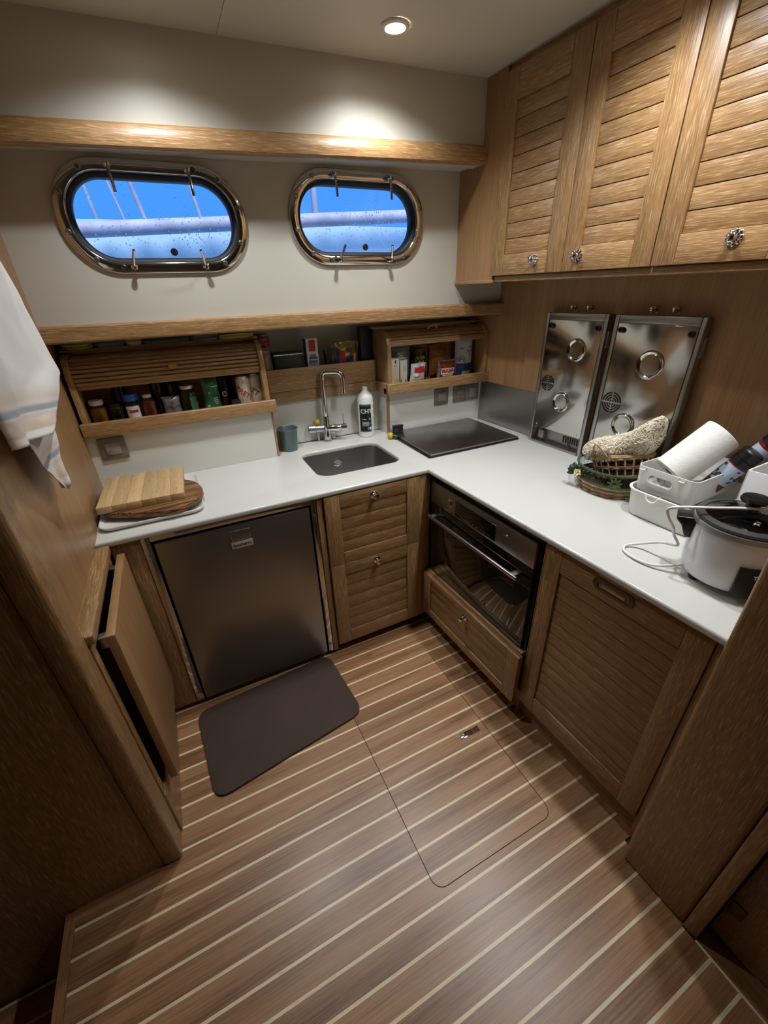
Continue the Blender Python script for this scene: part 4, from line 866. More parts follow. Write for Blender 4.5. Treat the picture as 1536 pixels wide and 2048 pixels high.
# rice cooker
rcx, rcy, rc = .198, -1.024, .098
ck = thing('rice_cooker', 'white rice cooker with a glass lid, black handles and a dark control panel', 'rice cooker', (rcx, rcy, HC))
MT = Matrix.Translation((rcx, rcy, HC))
WENAM = mat('white_enamel', lin(220, 220, 224), .22, coat=.4)
add(G().lathe([(.0001, .014), (rc*.80, .014), (rc*.92, .020), (rc*.985, .036), (rc, .055), (rc*.995, .120), (rc*.97, .150), (rc*.95, .152), (.0001, .152)], 56, MT, cap=False), 'cooker_body', WENAM, ck)
add(G().lathe([(rc*.96, .150), (rc*1.03, .153), (rc*1.04, .158), (rc*1.03, .166), (rc*.96, .168), (rc*.90, .166), (rc*.90, .150)], 56, MT, cap=False), 'rim', mat('light_grey_metal', lin(150, 150, 152), .35, .3), ck)
ldp = add(G().lathe([(rc*1.0, .167), (rc*1.02, .170), (rc*1.0, .175), (rc*.86, .179), (rc*.84, .176), (rc*.9, .168)], 56, MT, cap=False), 'lid_rim', mat('dark_grey_plastic', lin(52, 52, 54), .4), ck)
gl = add(G().lathe([(rc*.86, .177), (rc*.6, .187), (rc*.3, .193), (.0001, .195)], 48, MT, cap=False), 'lid_glass', LIDGL, ck, smooth=60)
add(G().lathe([(rc*.85, .165), (rc*.5, .168), (.0001, .169)], 40, MT, cap=False), 'inner_pot', mat('pot_grey', lin(52, 52, 52), .35, .5), ck)
add(G().lathe([(.018, .192), (.014, .200), (.014, .212), (.027, .217), (.029, .222), (.026, .228), (.0001, .230)], 28, MT), 'lid_knob', BLACK, ck)
add(G().lathe([(.0075, 0), (.0075, .002), (.004, .003), (.0035, .0), (.0001, .0)], 16, MT @ Matrix.Translation((-.048, -.035, .188)) @ Matrix.Rotation(-.2, 4, 'Y')), 'steam_vent', CHROME, ck)
for a in (2.05, -.9):
    c_, s_ = math.cos(a), math.sin(a); Mh = MT @ Matrix.Rotation(a, 4, 'Z')
    add(G().prism([(rc*.93, .158), (rc+.034, .154), (rc+.036, .146), (rc+.022, .132), (rc+.010, .105), (rc*.97, .100)], -.026, .026, 'y', .004, 3), 'side_handle', BLACK, ck, M=Mh)
for a in (2.6, 4.2, .5, 5.6): add(G().lathe([(.011, .001), (.012, .004), (.014, .016)], 14, MT @ Matrix.Translation((rc*.72*math.cos(a), rc*.72*math.sin(a), 0))), 'foot', BLACK, ck)
def cylgrid(a0, a1, z0, z1, r0): return lambda u, v: (rcx+r0*math.cos(a0+(a1-a0)*u), rcy+r0*math.sin(a0+(a1-a0)*u), HC+z0+(z1-z0)*v)
pa0, pa1 = 3.66, 4.60
Mp = MT
pn = add(G().grid(14, 6, lambda u, v: (rcx+(rc+.006+.004*(1-v))*math.cos(pa0+(pa1-pa0)*u), rcy+(rc+.006+.004*(1-v))*math.sin(pa0+(pa1-pa0)*u), HC+.020+.075*v)), 'control_panel', BLACK, ck, smooth=60)
add(G().grid(14, 2, lambda u, v: (rcx+(rc-.004+.010*v)*math.cos(pa0+(pa1-pa0)*u), rcy+(rc-.004+.010*v)*math.sin(pa0+(pa1-pa0)*u), HC+.0955)), 'panel_edge', BLACK, ck, smooth=60)
add(G().grid(2, 6, lambda u, v: (rcx+(rc-.004+(.010+.004*(1-v))*u)*math.cos(pa0), rcy+(rc-.004+(.010+.004*(1-v))*u)*math.sin(pa0), HC+.020+.075*v)), 'panel_side', BLACK, ck, smooth=60)
def pmap(zc, a0): return lambda x, y, z: (rcx+(rc+.0115+z)*math.cos(a0+x/rc), rcy+(rc+.0115+z)*math.sin(a0+x/rc), HC+zc+y)
text('Tristar', .013, pmap(.078, 4.10), 'panel_lettering', INKW, pn, bold=.0003)
text('Warm', .009, pmap(.053, 4.10), 'panel_lettering', mat('ink_amber', lin(190, 150, 110), .5), pn)
text('Cook', .009, pmap(.034, 4.10), 'panel_lettering', MATS['ink_amber'], pn)
pc = [(.30, -1.13, HC+.19), (.24, -1.09, HC+.205), (.18, -1.03, HC+.206), (.135, -.975, HC+.196), (.105, -.925, HC+.184), (.095, -.902, HC+.172), (.100, -.905, HC+.150), (.118, -.915, HC+.120)]
pc2 = [(.150, -.925, HC+.06), (.155, -.885, HC+.045), (.150, -.835, HC+.016), (.125, -.812, HC+.006), (.098, -.825, HC+.005), (.085, -.865, HC+.006), (.090, -.905, HC+.008), (.108, -.937, HC+.018), (.130, -.958, HC+.026)]
def smooth_path(p, k=5):
    out = []
    for i in range(len(p)-1):
        p0 = Vector(p[max(i-1, 0)]); p1 = Vector(p[i]); p2 = Vector(p[i+1]); p3 = Vector(p[min(i+2, len(p)-1)])
        for j in range(k):
            t = j/k; out.append(.5*((2*p1)+(-p0+p2)*t+(2*p0-5*p1+4*p2-p3)*t*t+(-p0+3*p1-3*p2+p3)*t**3))
    return out+[Vector(p[-1])]
add(G().tube(smooth_path(pc+[(.142, -.912, HC+.088)]+pc2), .0036, 8), 'power_cord', WPLAST, ck, smooth=60)
FRAME[0] = ID

# ================================================================== FLOOR MAT, TOWEL
mp = [(-1.128, -.040), (-1.098, -.432), (-.512, -.350), (-.540, .004)]
def rounded_poly(p, r, n=8):
    out = []; m_ = len(p)
    for i in range(m_):
        a, b, c = Vector(p[i-1]), Vector(p[i]), Vector(p[(i+1) % m_]); u = (a-b).normalized(); w = (c-b).normalized()
        for k in range(n+1):
            t = k/n; q0 = b+u*r*(1-t); q1 = b+w*r*t; out.append(tuple(q0.lerp(q1, t)))
    return out
tag(add(G().prism(rounded_poly(mp, .055), .0008, .011, 'z', .003), 'floor_mat', mat('brown_mat', lin(66, 49, 39), .8, noise_amt=.12, noise_scale=6, bump=.25, bump_scale=900), smooth=40), 'dark brown foam floor mat with rounded corners in front of the fridge', 'mat')
TOW = None
def towelmat():
    m, nt, b, N, L = nm('linen_towel')
    tc = N('ShaderNodeTexCoord'); sp = N('ShaderNodeSeparateXYZ'); L(tc.outputs['UV'], sp.inputs[0])
    cr = N('ShaderNodeValToRGB'); cr.color_ramp.interpolation = 'LINEAR'; el = cr.color_ramp.elements
    base = lin(208, 204, 198); el[0].position = 0; el[0].color = lin(216, 212, 206); el[1].position = 1; el[1].color = base
    for p_, c_ in ((.06, lin(214, 210, 204)), (.08, lin(190, 168, 150)), (.16, lin(206, 190, 176)), (.20, lin(196, 178, 164)), (.22, lin(206, 196, 186)), (.235, lin(142, 142, 150)), (.26, lin(142, 142, 150)), (.275, lin(206, 196, 188)), (.30, lin(198, 182, 168)), (.34, lin(208, 200, 192)), (.36, base)):
        e = el.new(p_); e.color = c_
    L(sp.outputs['Y'], cr.inputs['Fac']); L(cr.outputs['Color'], b.inputs['Base Color']); b.inputs['Roughness'].default_value = .9; b.inputs['Sheen Weight'].default_value = .2
    wv = N('ShaderNodeTexNoise'); wv.inputs['Scale'].default_value = 700; L(tc.outputs['Object'], wv.inputs['Vector'])
    bp = N('ShaderNodeBump'); bp.inputs['Strength'].default_value = .3; bp.inputs['Distance'].default_value = .001; L(wv.outputs['Fac'], bp.inputs['Height']); L(bp.outputs['Normal'], b.inputs['Normal'])
    return m
TOWM = towelmat()
def sheet(name, par, rows, xo, fold, nu=26, nv=44, ph=0):
    """rows: list of (t, (yL,zL), (yR,zR)) from hem (t=0) to top (t=1)"""
    def at(t):
        for i in range(len(rows)-1):
            if rows[i][0] <= t <= rows[i+1][0]:
                q = (t-rows[i][0])/(rows[i+1][0]-rows[i][0]); q = q*q*(3-2*q) if False else q
                return [Vector(rows[i][k]).lerp(Vector(rows[i+1][k]), q) for k in (1, 2)]
        return Vector(rows[-1][1]), Vector(rows[-1][2])
    def fn(u, v):
        a, b_ = at(v); p = a.lerp(b_, u); return (xo+fold*(1-.3*v)*math.sin(u*8+ph+2*v)+.008*fbm(u*3+ph, v*3, 0), p.x, p.y)
    g = G().grid(nu, nv, fn); me = g.mesh(name, 80)
    uv = me.uv_layers.new(name='UVMap')
    for l in me.loops: i = l.vertex_index; uv.data[l.index].uv = ((i % nu)/(nu-1), (i//nu)/(nv-1))
    me.materials.append(TOWM); o = link(name, me, par)
    sd = o.modifiers.new('thickness', 'SOLIDIFY'); sd.thickness = .0018
    return o
tw = thing('tea_towel', 'white linen tea towel with faint stripes hanging on the left bulkhead', 'towel', (-1.19, -.25, 1.12))
sheet('front_drape', tw, [(0, (-.50, 1.30), (-.262, 1.265)), (.25, (-.52, 1.36), (-.10, 1.30)), (.42, (-.50, 1.44), (.055, 1.355)), (.55, (-.46, 1.50), (.04, 1.40)), (.8, (-.36, 1.62), (-.07, 1.58)), (1, (-.27, 1.78), (-.21, 1.78))], -1.172, .010)
sheet('back_fold', tw, [(0, (-.215, 1.118), (-.190, 1.116)), (.25, (-.30, 1.20), (-.115, 1.20)), (.45, (-.33, 1.27), (-.06, 1.27)), (.58, (-.34, 1.31), (.03, 1.315)), (.72, (-.34, 1.36), (-.01, 1.38)), (1, (-.27, 1.75), (-.22, 1.75))], -1.196, .007, ph=1.3)
add(G().lathe([(.012, 0), (.012, .004), (.005, .006), (.005, .035), (.009, .038), (.009, .044), (.0001, .046)], 18, Matrix.Translation((-1.2325, -.240, 1.765)) @ Matrix.Rotation(PI/2, 4, 'Y')), 'hook', CHROME, tw)
add(G().lathe([(.0001, 0), (.004, .002), (.005, .007), (.0001, .010)], 10, Matrix.Translation((-1.19, -.193, 1.108))), 'hem_knot', TOWM, tw)

# ================================================================== GROCERIES
def jar(name, label, x, y, z0, r, h, fill, fillh, lid=None, lidh=.016, neck=.8, group=None, lab=None):
    t = thing(name, label, 'jar', (x, y, z0), group); M = Matrix.Translation((x, y, z0+.0005))
    add(G().lathe([(.0001, 0), (r*.94, 0), (r, .004), (r, h*.78), (r*.97, h*.84), (r*neck, h*.93), (r*neck, h)], 28, M, cap=False), 'glass', JARGL, t, smooth=50)
    add(G().lathe([(.0001, .002), (r*.93, .002), (r*.95, .005), (r*.95, fillh), (.0001, fillh)], 24, M, cap=False), 'contents', fill, t, smooth=50)
    if lid: add(G().lathe([(r*neck*1.06, h-lidh*.6), (r*neck*1.10, h-lidh*.5), (r*neck*1.10, h+lidh*.35), (r*neck*1.02, h+lidh*.5), (.0001, h+lidh*.5)], 28, M, cap=False), 'lid', lid, t, smooth=40)
    if lab: add(cylpatch(x, y, r+.0004, lab[1], lab[2], z0+lab[3], z0+lab[4]), 'label', lab[0], t)
    return t
SZ = 1.100
TURM = mat('turmeric', lin(196, 138, 34), .8, noise_amt=.1); PEPP = mat('peppercorn', lin(66, 46, 34), .7, noise_amt=.5, noise_scale=220, bump=.8, bump_scale=200); SALT = mat('pink_salt', lin(176, 96, 74), .7, noise_amt=.2)
HERB = mat('dried_herb', lin(84, 72, 48), .8, noise_amt=.4, noise_scale=160); LIDW = mat('cream_lid', lin(206, 200, 190), .4); LIDB = mat('blue_lid', lin(28, 88, 176), .3); SPICE = mat('mixed_spice', lin(120, 70, 40), .8, noise_amt=.3, noise_scale=120)
LBLW = mat('label_white', lin(206, 202, 196), .5, noise_amt=.15); LBLR = mat('label_red', lin(164, 34, 34), .5); LBLG = mat('label_green', lin(52, 98, 62), .5, noise_amt=.4, noise_scale=140); SILV = mat('silver_foil', lin(160, 164, 170), .25, .8, noise_amt=.4, noise_scale=60, bump=.5, bump_scale=60)
jar('spice_jar', 'small jar of yellow turmeric with a cream lid', -1.180, .512, SZ, .027, .082, TURM, .060, LIDW)
jar('spice_jar', 'low jar of dark peppercorns between the turmeric and the blue-lidded jar', -1.120, .515, SZ, .026, .066, PEPP, .058, BLACK, .012)
t = jar('spice_jar', 'small jar with a bright blue lid and white label', -1.063, .512, SZ, .025, .088, SPICE, .06, LIDB, .022, 1.0, None, (LBLW, -1.1, 1.1, .010, .056))
add(cylpatch(-1.063, .512, .0262, -.5, .7, SZ+.032, SZ+.042), 'label_script', LBLR, t)
jar('salt_grinder', 'small grinder of pink salt with a grey and white collar', -1.005, .512, SZ, .024, .085, SALT, .062, LIDW, .010, .62)
t = jar('sauce_bottle', 'dark sauce bottle with a pale cap behind the salt grinder', -.965, .575, SZ, .026, .150, mat('dark_sauce', lin(40, 18, 16), .3), .12, LIDW, .016, .7)
jar('herb_jar', 'jar of brown dried herbs with a silver lid and green label', -.855, .520, SZ, .032, .104, HERB, .080, SATIN, .014, .9, None, (LBLG, .1, 1.2, .012, .066))
# generic soft packet standing up, facing -y
def pouch(name, label, x, y, z0, w, h, d, m_, rz=0.0, tilt=0.0, crimp=True, wr=.003, seed=0, flat_bottom=True, cat='packet', group=None, base=None):
    def bul(u, v):
        e = (math.sin(PI*min(max(u, 0), 1)))**.55
        vv = (min(1, (1-v)*3.5))**.7 if crimp else (math.sin(PI*min(1, max(0, .08+.84*v))))**.5
        bt = 1 if flat_bottom else min(1, v*4)**.6
        return .5*d*e*vv*bt
    def P(u, v, sgn, off=0.0):
        xx = (u-.5)*w*(1-.06*math.sin(PI*v)); zz = v*h
        yy = -sgn*(bul(u, v)+off)+wr*noise.noise(Vector((u*4+seed, v*4, sgn*3+seed)))*min(1, 4*min(u, 1-u)+.2)
        q = Matrix.Rotation(rz, 4, 'Z') @ Matrix.Rotation(tilt, 4, 'X') @ Vector((xx, yy, zz)); return (x+q.x, y+q.y, z0+q.z)
    t = thing(name, label, cat, (x, y, z0), group)
    g = G().grid(18, 18, lambda u, v: P(u, v, 1)).grid(18, 18, lambda u, v: P(u, v, -1))
    g.grid(18, 3, lambda u, v: tuple(Vector(P(u, 0, 1)).lerp(Vector(P(u, 0, -1)), v)))
    add(g, 'packet_body', m_, t, smooth=70)
    return t, P
def patch(t, P, u0, u1, v0, v1, m_, name='print', off=.0012, n=8): return add(G().grid(n, n, lambda u, v: P(u0+(u1-u0)*u, v0+(v1-v0)*v, 1, off)), name, m_, t, smooth=70)
def ptext(t, P, txt, size, uc, vc, w, h, m_, name='print_lettering', bold=.0004, off=.0022): return text(txt, size, lambda x, y, z: P(uc+x/w, vc+y/h, 1, off+z), name, m_, t, bold)
FOILG = mat('green_foil', lin(52, 110, 72), .4, .15, noise_amt=.35, noise_scale=70); INKLT = mat('ink_pale_green', lin(170, 200, 170), .5)
SACH = mat('silver_sachet', lin(150, 152, 158), .28, .7, noise_amt=.5, noise_scale=90, bump=.6, bump_scale=90)
t, P = pouch('spice_sachet', 'crinkled silver spice sachet next to the herb jar', -.922, .510, SZ, .068, .075, .030, SACH, -.1, .08, wr=.006, seed=4)
t, P = pouch('tea_packet', 'tall green foil packet with pale round print', -.765, .520, SZ, .068, .130, .034, FOILG, .05, 0, seed=2)
patch(t, P, .50, .92, .08, .44, mat('green_disc', lin(36, 86, 56), .5), 'print_disc')
for k, (u0, u1, v0) in enumerate(((.58, .84, .34), (.56, .86, .28), (.58, .84, .22), (.62, .80, .16))): patch(t, P, u0, u1, v0, v0+.022, INKLT, 'print_line', .0022)
patch(t, P, .12, .30, .10, .14, INKLT, 'print_line'); patch(t, P, .30, .42, .50, .56, INKLT, 'print_mark'); patch(t, P, .55, .95, .70, .73, INKLT, 'print_stroke')
def can(label, x, y, z0, r, h, body, txt, col, a0, rot, size, group):
    t = thing('drink_can', label, 'can', (x, y, z0), group); M = Matrix.Translation((x, y, z0+.0005))
    add(G().lathe([(.0001, .003), (r*.75, .003), (r*.80, 0), (r*.86, .002), (r, .010), (r, h-.014), (r*.82, h-.003)], 32, M, cap=False), 'can_body', body, t, smooth=40)
    add(G().lathe([(r*.82, h-.004), (r*.84, h), (r*.80, h+.001), (r*.77, h-.003), (.0001, h-.003)], 32, M, cap=False), 'can_top', SATIN, t, smooth=40)
    add(G().box(x-.005, x+.005, y-.012, y+.004, z0+h-.003, z0+h+.001, .001), 'ring_pull', SATIN, t)
    if txt:
        c_, s_ = math.cos(rot), math.sin(rot); cm = cylmap(x, y, z0+h*.42, r+.0006, a0)
        text(txt, size, lambda X, Y, Z: cm(X*c_-Y*s_, X*s_+Y*c_, Z), 'can_lettering', col, t, bold=.0005)
    return t
CANC = mat('cream_can', lin(198, 188, 166), .4, .2); CANB = mat('black_can', lin(20, 17, 17), .3, .2); GOLDI = mat('ink_gold', lin(196, 172, 120), .4, .4)
can('black drink can with pale script lettering next to the green packet', -.708, .560, SZ, .030, .135, CANB, 'e', GOLDI, -.1, 0, .045, 'black drink cans')
can('black drink can standing behind the black box', -.652, .590, SZ, .030, .138, CANB, None, GOLDI, 0, 0, .02, 'black drink cans')
can('cream drink can with red slanting letters', -.632, .512, SZ, .029, .122, CANC, 'PRETT', LBLR, -.05, -.72, .030, 'cream drink cans')
can('cream drink can with dark slanting letters beside the box end', -.578, .525, SZ, .029, .125, CANC, 'TT', INKK, -.35, -.72, .030, 'cream drink cans')
tag(add(G().box(-.692, -.652, .494, .520, SZ, SZ+.026, .004).box(-.688, -.656, .497, .517, SZ+.026, SZ+.030, .001), 'black_tin', mat('navy_tin', lin(28, 32, 46), .4)), 'low dark blue tin in front of the black cans', 'tin')
tag(add(G().lathe([(.0001, 0), (.030, 0), (.030, .11), (.022, .13), (.014, .135), (.014, .15), (.0001, .15)], 24, Matrix.Translation((-.905, .580, SZ)), cap=False), 'dark_bottle', mat('dark_glass', lin(24, 20, 26), .15)), 'dark glass bottle at the back behind the silver sachet', 'bottle')
tag(add(G().lathe([(.0001, 0), (.030, 0), (.030, .09), (.024, .105), (.024, .12), (.0001, .12)], 24, Matrix.Translation((-1.10, .580, SZ)), cap=False), 'dark_jar', MATS['dark_glass']), 'dark jar at the back behind the peppercorns', 'jar')
# right-hand box
CARD = mat('white_carton', lin(212, 206, 192), .6); CARDT = mat('carton_tan', lin(190, 160, 128), .6)
def carton(label, x0, x1, y0, y1, z0, h, m_, extras, group=None):
    t = thing('carton', label, 'carton', ((x0+x1)/2, (y0+y1)/2, z0), group); b = add(G().box(x0, x1, y0, y1, z0+.0005, z0+h, .0015), 'box_body', m_, t)
    for (nm_, a0, a1, b0, b1, mm) in extras: add(G().box(x0+(x1-x0)*a0, x0+(x1-x0)*a1, y0-.0007, y0+.0005, z0+h*b0, z0+h*b1), nm_, mm, t)
    return t
carton('narrow white carton with a tan patch in the roll-top box', .078, .120, .490, .552, SZ, .126, CARD, [('print_emblem', .42, .60, .84, .96, INKK), ('print_patch', .38, .92, .06, .24, CARDT), ('print_line', .3, .7, .72, .78, CARDT)])
carton('narrow white carton with a dark blue top edge in the roll-top box', .126, .166, .492, .552, SZ, .126, CARD, [('print_edge', .02, .98, .94, .995, INKB), ('print_patch', .4, .8, .5, .72, mat('carton_grey', lin(196, 190, 176), .6)), ('print_mark', .05, .2, .10, .2, INKK), ('print_mark', .7, .85, .10, .2, INKK)])
t, P = pouch('foil_bag', 'grey foil bag standing behind the white cartons', .170, .575, SZ, .105, .172, .040, mat('grey_foil', lin(142, 146, 152), .3, .5, noise_amt=.2), -.2, 0, seed=7)
patch(t, P, .55, .72, .62, .72, INKK, 'print_seal')
t, P = pouch('red_and_white_bag', 'crumpled white bag with a red panel lying in front of the jar of olives', .226, .500, SZ, .090, .098, .040, mat('white_film', lin(204, 202, 198), .4, noise_amt=.15), .05, .15, wr=.010, seed=9)
patch(t, P, .18, .86, .56, .84, LBLR, 'red_panel'); patch(t, P, .12, .5, .34, .40, INKLG, 'print_line'); patch(t, P, .3, .8, .16, .22, INKLG, 'print_line')
OLV = mat('olives', lin(110, 108, 54), .35)
oj = thing('olive_jar', 'glass jar packed with green olives', 'jar', (.268, .560, SZ)); M = Matrix.Translation((.268, .560, SZ))
add(G().lathe([(.0001, 0), (.040, 0), (.042, .004), (.042, .125), (.036, .138), (.036, .145)], 30, M, cap=False), 'glass', JARGL, oj)
add(G().lathe([(.038, .142), (.038, .158), (.0001, .159)], 30, M, cap=False), 'lid', mat('dark_lid', lin(50, 46, 36), .4), oj)
sm_ = G().lathe([(.0001, -.011), (.006, -.009), (.0095, -.003), (.0095, .003), (.006, .009), (.0001, .011)], 12).mesh('olive', 80); sm_.materials.append(OLV)
rnd = random.Random(5)
for k in range(6):
    for q in range(9):
        a = 2*PI*q/9+k*.4; add(sm_, 'olive', OLV, oj, Matrix.Translation((.268+.0305*math.cos(a), .560+.0305*math.sin(a), SZ+.013+.0195*k)) @ Matrix.Rotation(rnd.uniform(-.6, .6), 4, 'X'))
t, P = pouch('crisps_bag', 'orange-brown bag standing behind the noodle packet', .400, .585, SZ, .105, .165, .04, mat('orange_bag', lin(146, 92, 42), .45, noise_amt=.3, noise_scale=40), 0, 0, seed=12)
MAMAM = mat('noodle_film', lin(128, 60, 40), .22, .45, noise_amt=.5, noise_scale=50, bump=.4, bump_scale=40)
t, P = pouch('noodle_packet', 'shiny brown and silver instant noodle packet with red lettering', .398, .492, SZ+.006, .128, .092, .040, MAMAM, .06, .05, crimp=True, wr=.006, seed=3)
patch(t, P, .02, .98, .93, .995, SILV, 'crimped_edge'); patch(t, P, .01, .10, .05, .9, SILV, 'crimped_edge'); patch(t, P, .86, .99, .2, .95, SILV, 'crimped_edge'); patch(t, P, .14, .82, .26, .58, LBLW, 'print_panel')
ptext(t, P, 'MAMA', .027, .47, .43, .128, .092, LBLR, bold=.0010, off=.0030); patch(t, P, .22, .74, .16, .23, LBLW, 'print_line')
FLOW = mat('flour_paper', lin(196, 194, 200), .6, noise_amt=.1); NAVY = mat('navy_print', lin(40, 56, 112), .5)
t, P = pouch('flour_bag', 'white paper flour bag with grey rays and a dark blue base', .540, .545, SZ, .105, .178, .070, FLOW, -.10, 0, crimp=False, seed=15, cat='bag')
patch(t, P, .03, .97, .01, .36, NAVY, 'blue_band'); patch(t, P, .35, .85, .02, .13, LBLW, 'barcode', .0022)
INKV = mat('ink_violet_grey', lin(96, 92, 120), .5)
for k in range(9):
    a = PI*(k+.5)/9
    for (cu, cv, r0, r1) in ((.26, .40, .08, .26),):
        u0, v0 = cu+r0*math.cos(a), cv+r0*math.sin(a)*.8; u1, v1 = cu+r1*math.cos(a), cv+r1*math.sin(a)*.8; nx, ny = -math.sin(a)*.012, math.cos(a)*.012
        add(G().grid(2, 5, lambda u, v: P(u0+(u1-u0)*v+nx*(u-.5)*2, v0+(v1-v0)*v+ny*(u-.5)*2, 1, .0014)), 'print_ray', INKV, t, smooth=60)
patch(t, P, .16, .40, .78, .80, INKK, 'print_line'); patch(t, P, .62, .86, .80, .82, INKK, 'print_line')
for k in range(4): patch(t, P, .55+.09*k, .60+.09*k, .66, .73, INKV, 'print_mark')
patch(t, P, .70, .78, .56, .62, INKV, 'print_mark')
# ---- niche shelf
NZ = 1.1242
gt = thing('green_tin', 'dark green metal tin with a rolled rim on the niche shelf', 'tin', (-.40, .64, NZ)); GRT = mat('dark_green_tin', lin(48, 62, 52), .4, .3)
add(G().box(-.462, -.330, .604, .664, NZ+.0005, 1.279, .006, 3), 'tin_body', GRT, gt); add(G().box(-.464, -.328, .602, .666, 1.277, 1.288, .004, 3), 'tin_lid', GRT, gt)
add(G().tube([(-.464, .602, 1.278), (-.328, .602, 1.278)], .0022, 6), 'rim_wire', SATIN, gt)
wbx = carton('tall white and blue carton with a red top panel on the niche shelf', -.308, -.252, .602, .646, NZ, .214, CARD, [('red_panel', .22, .78, .74, .97, LBLR), ('print_arch', .22, .80, .62, .68, INKB), ('red_banner', .16, .88, .575, .62, mat('ink_maroon', lin(120, 40, 60), .5)), ('blue_banner', .12, .88, .49, .56, INKB), ('print_line', .2, .8, .46, .472, INKK)])
add(G().box(-.3095, -.3078, .601, .646, NZ+.002, NZ+.212), 'blue_side', mat('carton_blue', lin(50, 84, 132), .5), wbx)
GOLD = mat('gold_foil', lin(176, 146, 84), .25, .7, noise_amt=.3, noise_scale=40, bump=.5, bump_scale=40)
t, P = pouch('gold_packet', 'crumpled gold foil packet with red and dark blue print on the niche shelf', -.108, .626, NZ, .145, .186, .040, GOLD, .05, 0, wr=.014, seed=21)
patch(t, P, .02, .22, .48, .88, NAVY, 'blue_panel', .0012); patch(t, P, .22, .44, .50, .80, LBLR, 'red_panel', .0014); patch(t, P, .48, .64, .74, .86, NAVY, 'blue_square'); patch(t, P, .46, .78, .49, .64, NAVY, 'blue_panel', .002)
tag(add(G().box(-.024, .045, .622, .668, NZ+.0005, 1.368, .003).box(-.020, .041, .625, .665, 1.368, 1.370), 'navy_box', mat('navy_box', lin(26, 30, 48), .45)), 'tall dark blue box beside the smaller roll-top box', 'box')
tag(add(G().lathe([(.0001, 0), (.030, 0), (.031, .003), (.031, .17), (.024, .175), (.0001, .176)], 24, Matrix.Translation((-.048, .685, NZ)), cap=False), 'beaker', mat('dark_blue_plastic', lin(30, 36, 50), .4)), 'dark blue beaker between the gold packet and the tall blue box', 'beaker')
tag(add(G().lathe([(.0001, 0), (.020, 0), (.021, .003), (.021, .13), (.015, .145), (.015, .155), (.0001, .156)], 20, Matrix.Translation((-.222, .650, NZ)), cap=False), 'clear_jar', JARGL), 'small clear jar beside the white and blue carton', 'jar')
# ---- cloths on top of the wide roll-top box, and the plastic bag
def lump(name, label, x0, x1, y0, y1, z0, h, m_, seed, cat='cloth', group=None):
    cx, cy, rx, ry = (x0+x1)/2, (y0+y1)/2, (x1-x0)/2, (y1-y0)/2
    def fn(u, v):
        a = 2*PI*u; b = -PI/2+PI*v; c = abs(math.cos(b))**.28; sb = math.copysign(abs(math.sin(b))**.7, math.sin(b))
        ca = math.copysign(abs(math.cos(a))**.6, math.cos(a)); sa = math.copysign(abs(math.sin(a))**.6, math.sin(a))
        p = Vector((cx+rx*c*ca, cy+ry*c*sa, z0+h*.5*(1+sb))); w = fbm(p.x+seed, p.y, p.z, 22)*.010*c
        ridg = .004*math.sin(p.z*380+seed)*c
        return (p.x+w+ridg*ca*.3, p.y+(w+ridg)*sa, max(z0+.0005, p.z+w*.4*max(0, sb)))
    return tag(add(G().grid(40, 20, fn, True), name, m_, smooth=80), label, cat, group)
TZ = 1.3712
CG = mat('cloth_olive', lin(128, 128, 52), .9, bump=.4, bump_scale=300); CB = mat('cloth_blue_grey', lin(62, 76, 88), .9, bump=.4, bump_scale=300); CT = mat('cloth_tan', lin(150, 120, 92), .9, bump=.4, bump_scale=300)
CD = mat('cloth_dark_green', lin(48, 66, 62), .9, bump=.4, bump_scale=300); CO = mat('cloth_orange', lin(158, 104, 46), .9, bump=.4, bump_scale=300); CP = mat('cloth_purple_grey', lin(84, 76, 92), .9, bump=.4, bump_scale=300); CY = mat('cloth_yellow', lin(168, 156, 64), .9); CN = mat('cloth_navy', lin(50, 60, 92), .9, bump=.4, bump_scale=300)
gr = 'folded cloths on the roll-top box'
lump('folded_cloth', 'olive-yellow folded cloth at the bulkhead end of the cloth pile', -1.225, -1.125, (.498), .605, TZ, .042, CG, 1, group=gr)
lump('folded_cloth', 'blue-grey folded cloth between the olive and dark green ones', -1.130, -1.020, (.492), .605, TZ, .050, CB, 2, group=gr)
lump('folded_cloth', 'tan cloth tucked in behind the blue-grey one', -1.025, -.965, (.495), .600, TZ, .048, CT, 3, group=gr)
lump('folded_cloth', 'dark green folded cloth under the orange one', -.970, -.795, (.492), .605, TZ, .030, CD, 4, group=gr)
lump('folded_cloth', 'orange cloth lying on the dark green one', -.950, -.830, (.495), .600, TZ+.031, .020, CO, 5, group=gr)
lump('folded_cloth', 'purple-grey folded cloth next to the dark green one', -.795, -.690, (.492), .605, TZ, .046, CP, 6, group=gr)
lump('folded_cloth', 'yellow folded cloth under the navy one', -.690, -.555, (.492), .605, TZ, .020, CY, 7, group=gr)
lump('folded_cloth', 'navy blue folded cloth on top of the yellow one', -.688, -.560, (.498), .605, TZ+.021, .022, CN, 8, group=gr)
REDF = mat('red_film', lin(132, 44, 36), .35, noise_amt=.4, noise_scale=60)
lump('plastic_bag', 'red crinkled plastic bag at the end of the cloth pile', -.530, -.468, .600, .680, 1.318, .055, REDF, 9, 'bag')
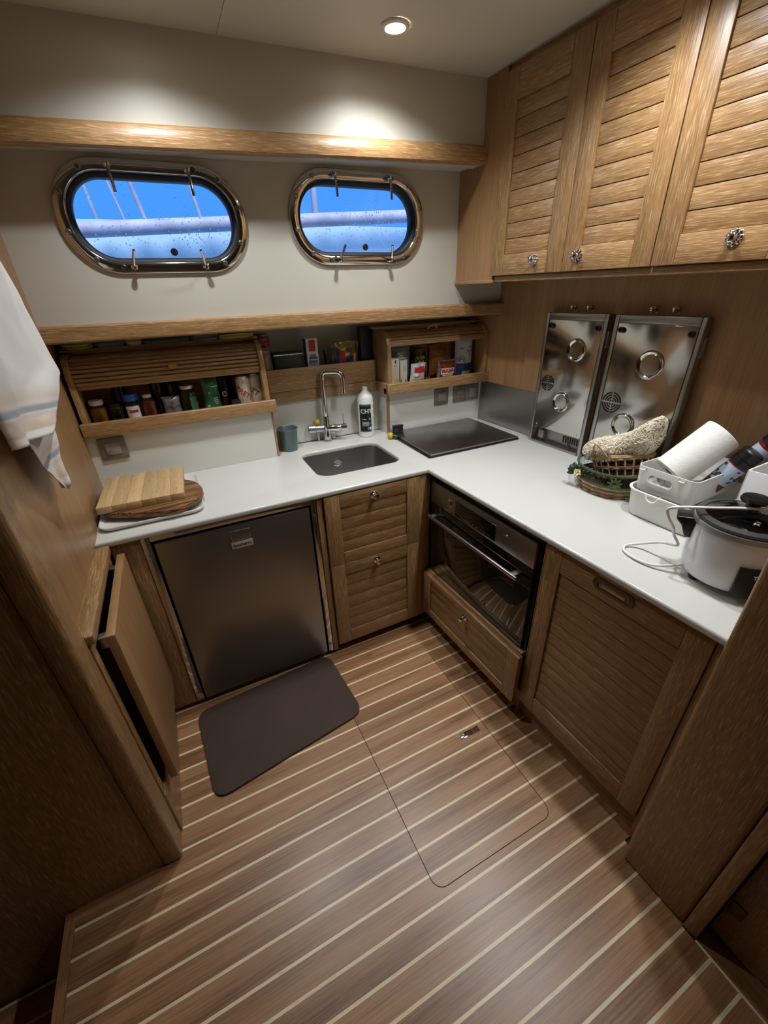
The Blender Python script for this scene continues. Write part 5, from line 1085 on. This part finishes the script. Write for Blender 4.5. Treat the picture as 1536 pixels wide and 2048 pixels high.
lump('plastic_bag', 'clear crinkled plastic bag beside the dark green tin', -.527, -.468, .600, .680, NZ, .192, mat('clear_film', lin(128, 112, 96), .3, noise_amt=.4, noise_scale=40), 10, 'bag')

# ================================================================== OUTSIDE THE PORTHOLES
q = thing('harbour_rail', 'weathered lilac-grey round rail seen through the portholes', 'rail', (-.1, 2.0, 1.9))
LIL = mat('lilac_grey_paint', lin(206, 176, 176), .6, noise_amt=.25, noise_scale=8)
dz = (1.99-1.913)/1.33
add(G().tube([(x, 2.0, 1.913+(x+.8)*dz) for x in (-2.7+.25*i for i in range(24))], .042, 16), 'rail_tube', LIL, q, smooth=60)
for x in (-2.6, 2.9): add(G().tube([(x, 2.0, 1.35), (x, 2.0, 1.9)], .03, 12), 'rail_post', LIL, q)
tag(add(G().grid(60, 4, lambda u, v: (-3.0+6.0*u, 2.12+.012*math.sin(u*190), .6+1.36*v)), 'canvas_screen', mat('pale_canvas', lin(218, 222, 224), .8, bump=.4, bump_scale=120), smooth=60), 'pale ribbed canvas screen below the rail outside', 'canvas')
for i, (x0, z0, x1, z1, r) in enumerate(((-1.62, 1.9, -1.95, 3.4, .05), (-1.30, 1.9, -1.72, 3.6, .030), (-1.08, 1.9, -1.30, 3.4, .012), (-.86, 1.9, -1.22, 3.4, .010), (-.72, 1.9, -1.05, 3.4, .016), (-.30, 1.9, -.62, 3.4, .014))):
    tag(add(G().tube([(x0, 3.0, z0-.3), (x1, 3.0, z1)], r, 10), ('mast', 'mast', 'rigging_wire', 'rigging_wire', 'rigging_wire', 'rigging_wire')[i], LIL), ('thick leaning mast outside the porthole beside the bulkhead', 'thinner leaning mast next to the thick mast', 'rigging wire next to the thinner mast', 'thinnest rigging wire of the boat outside', 'thicker rigging wire beside the thinnest one', 'rigging wire farthest from the masts')[i], 'mast' if i < 2 else 'rigging')
tag(add(G().tube([(.62, 3.0, -.3), (.60, 3.0, 3.4)], .028, 12), 'mooring_post', LIL), 'upright lilac-grey post behind the rail, seen through the porthole above the tap', 'post')
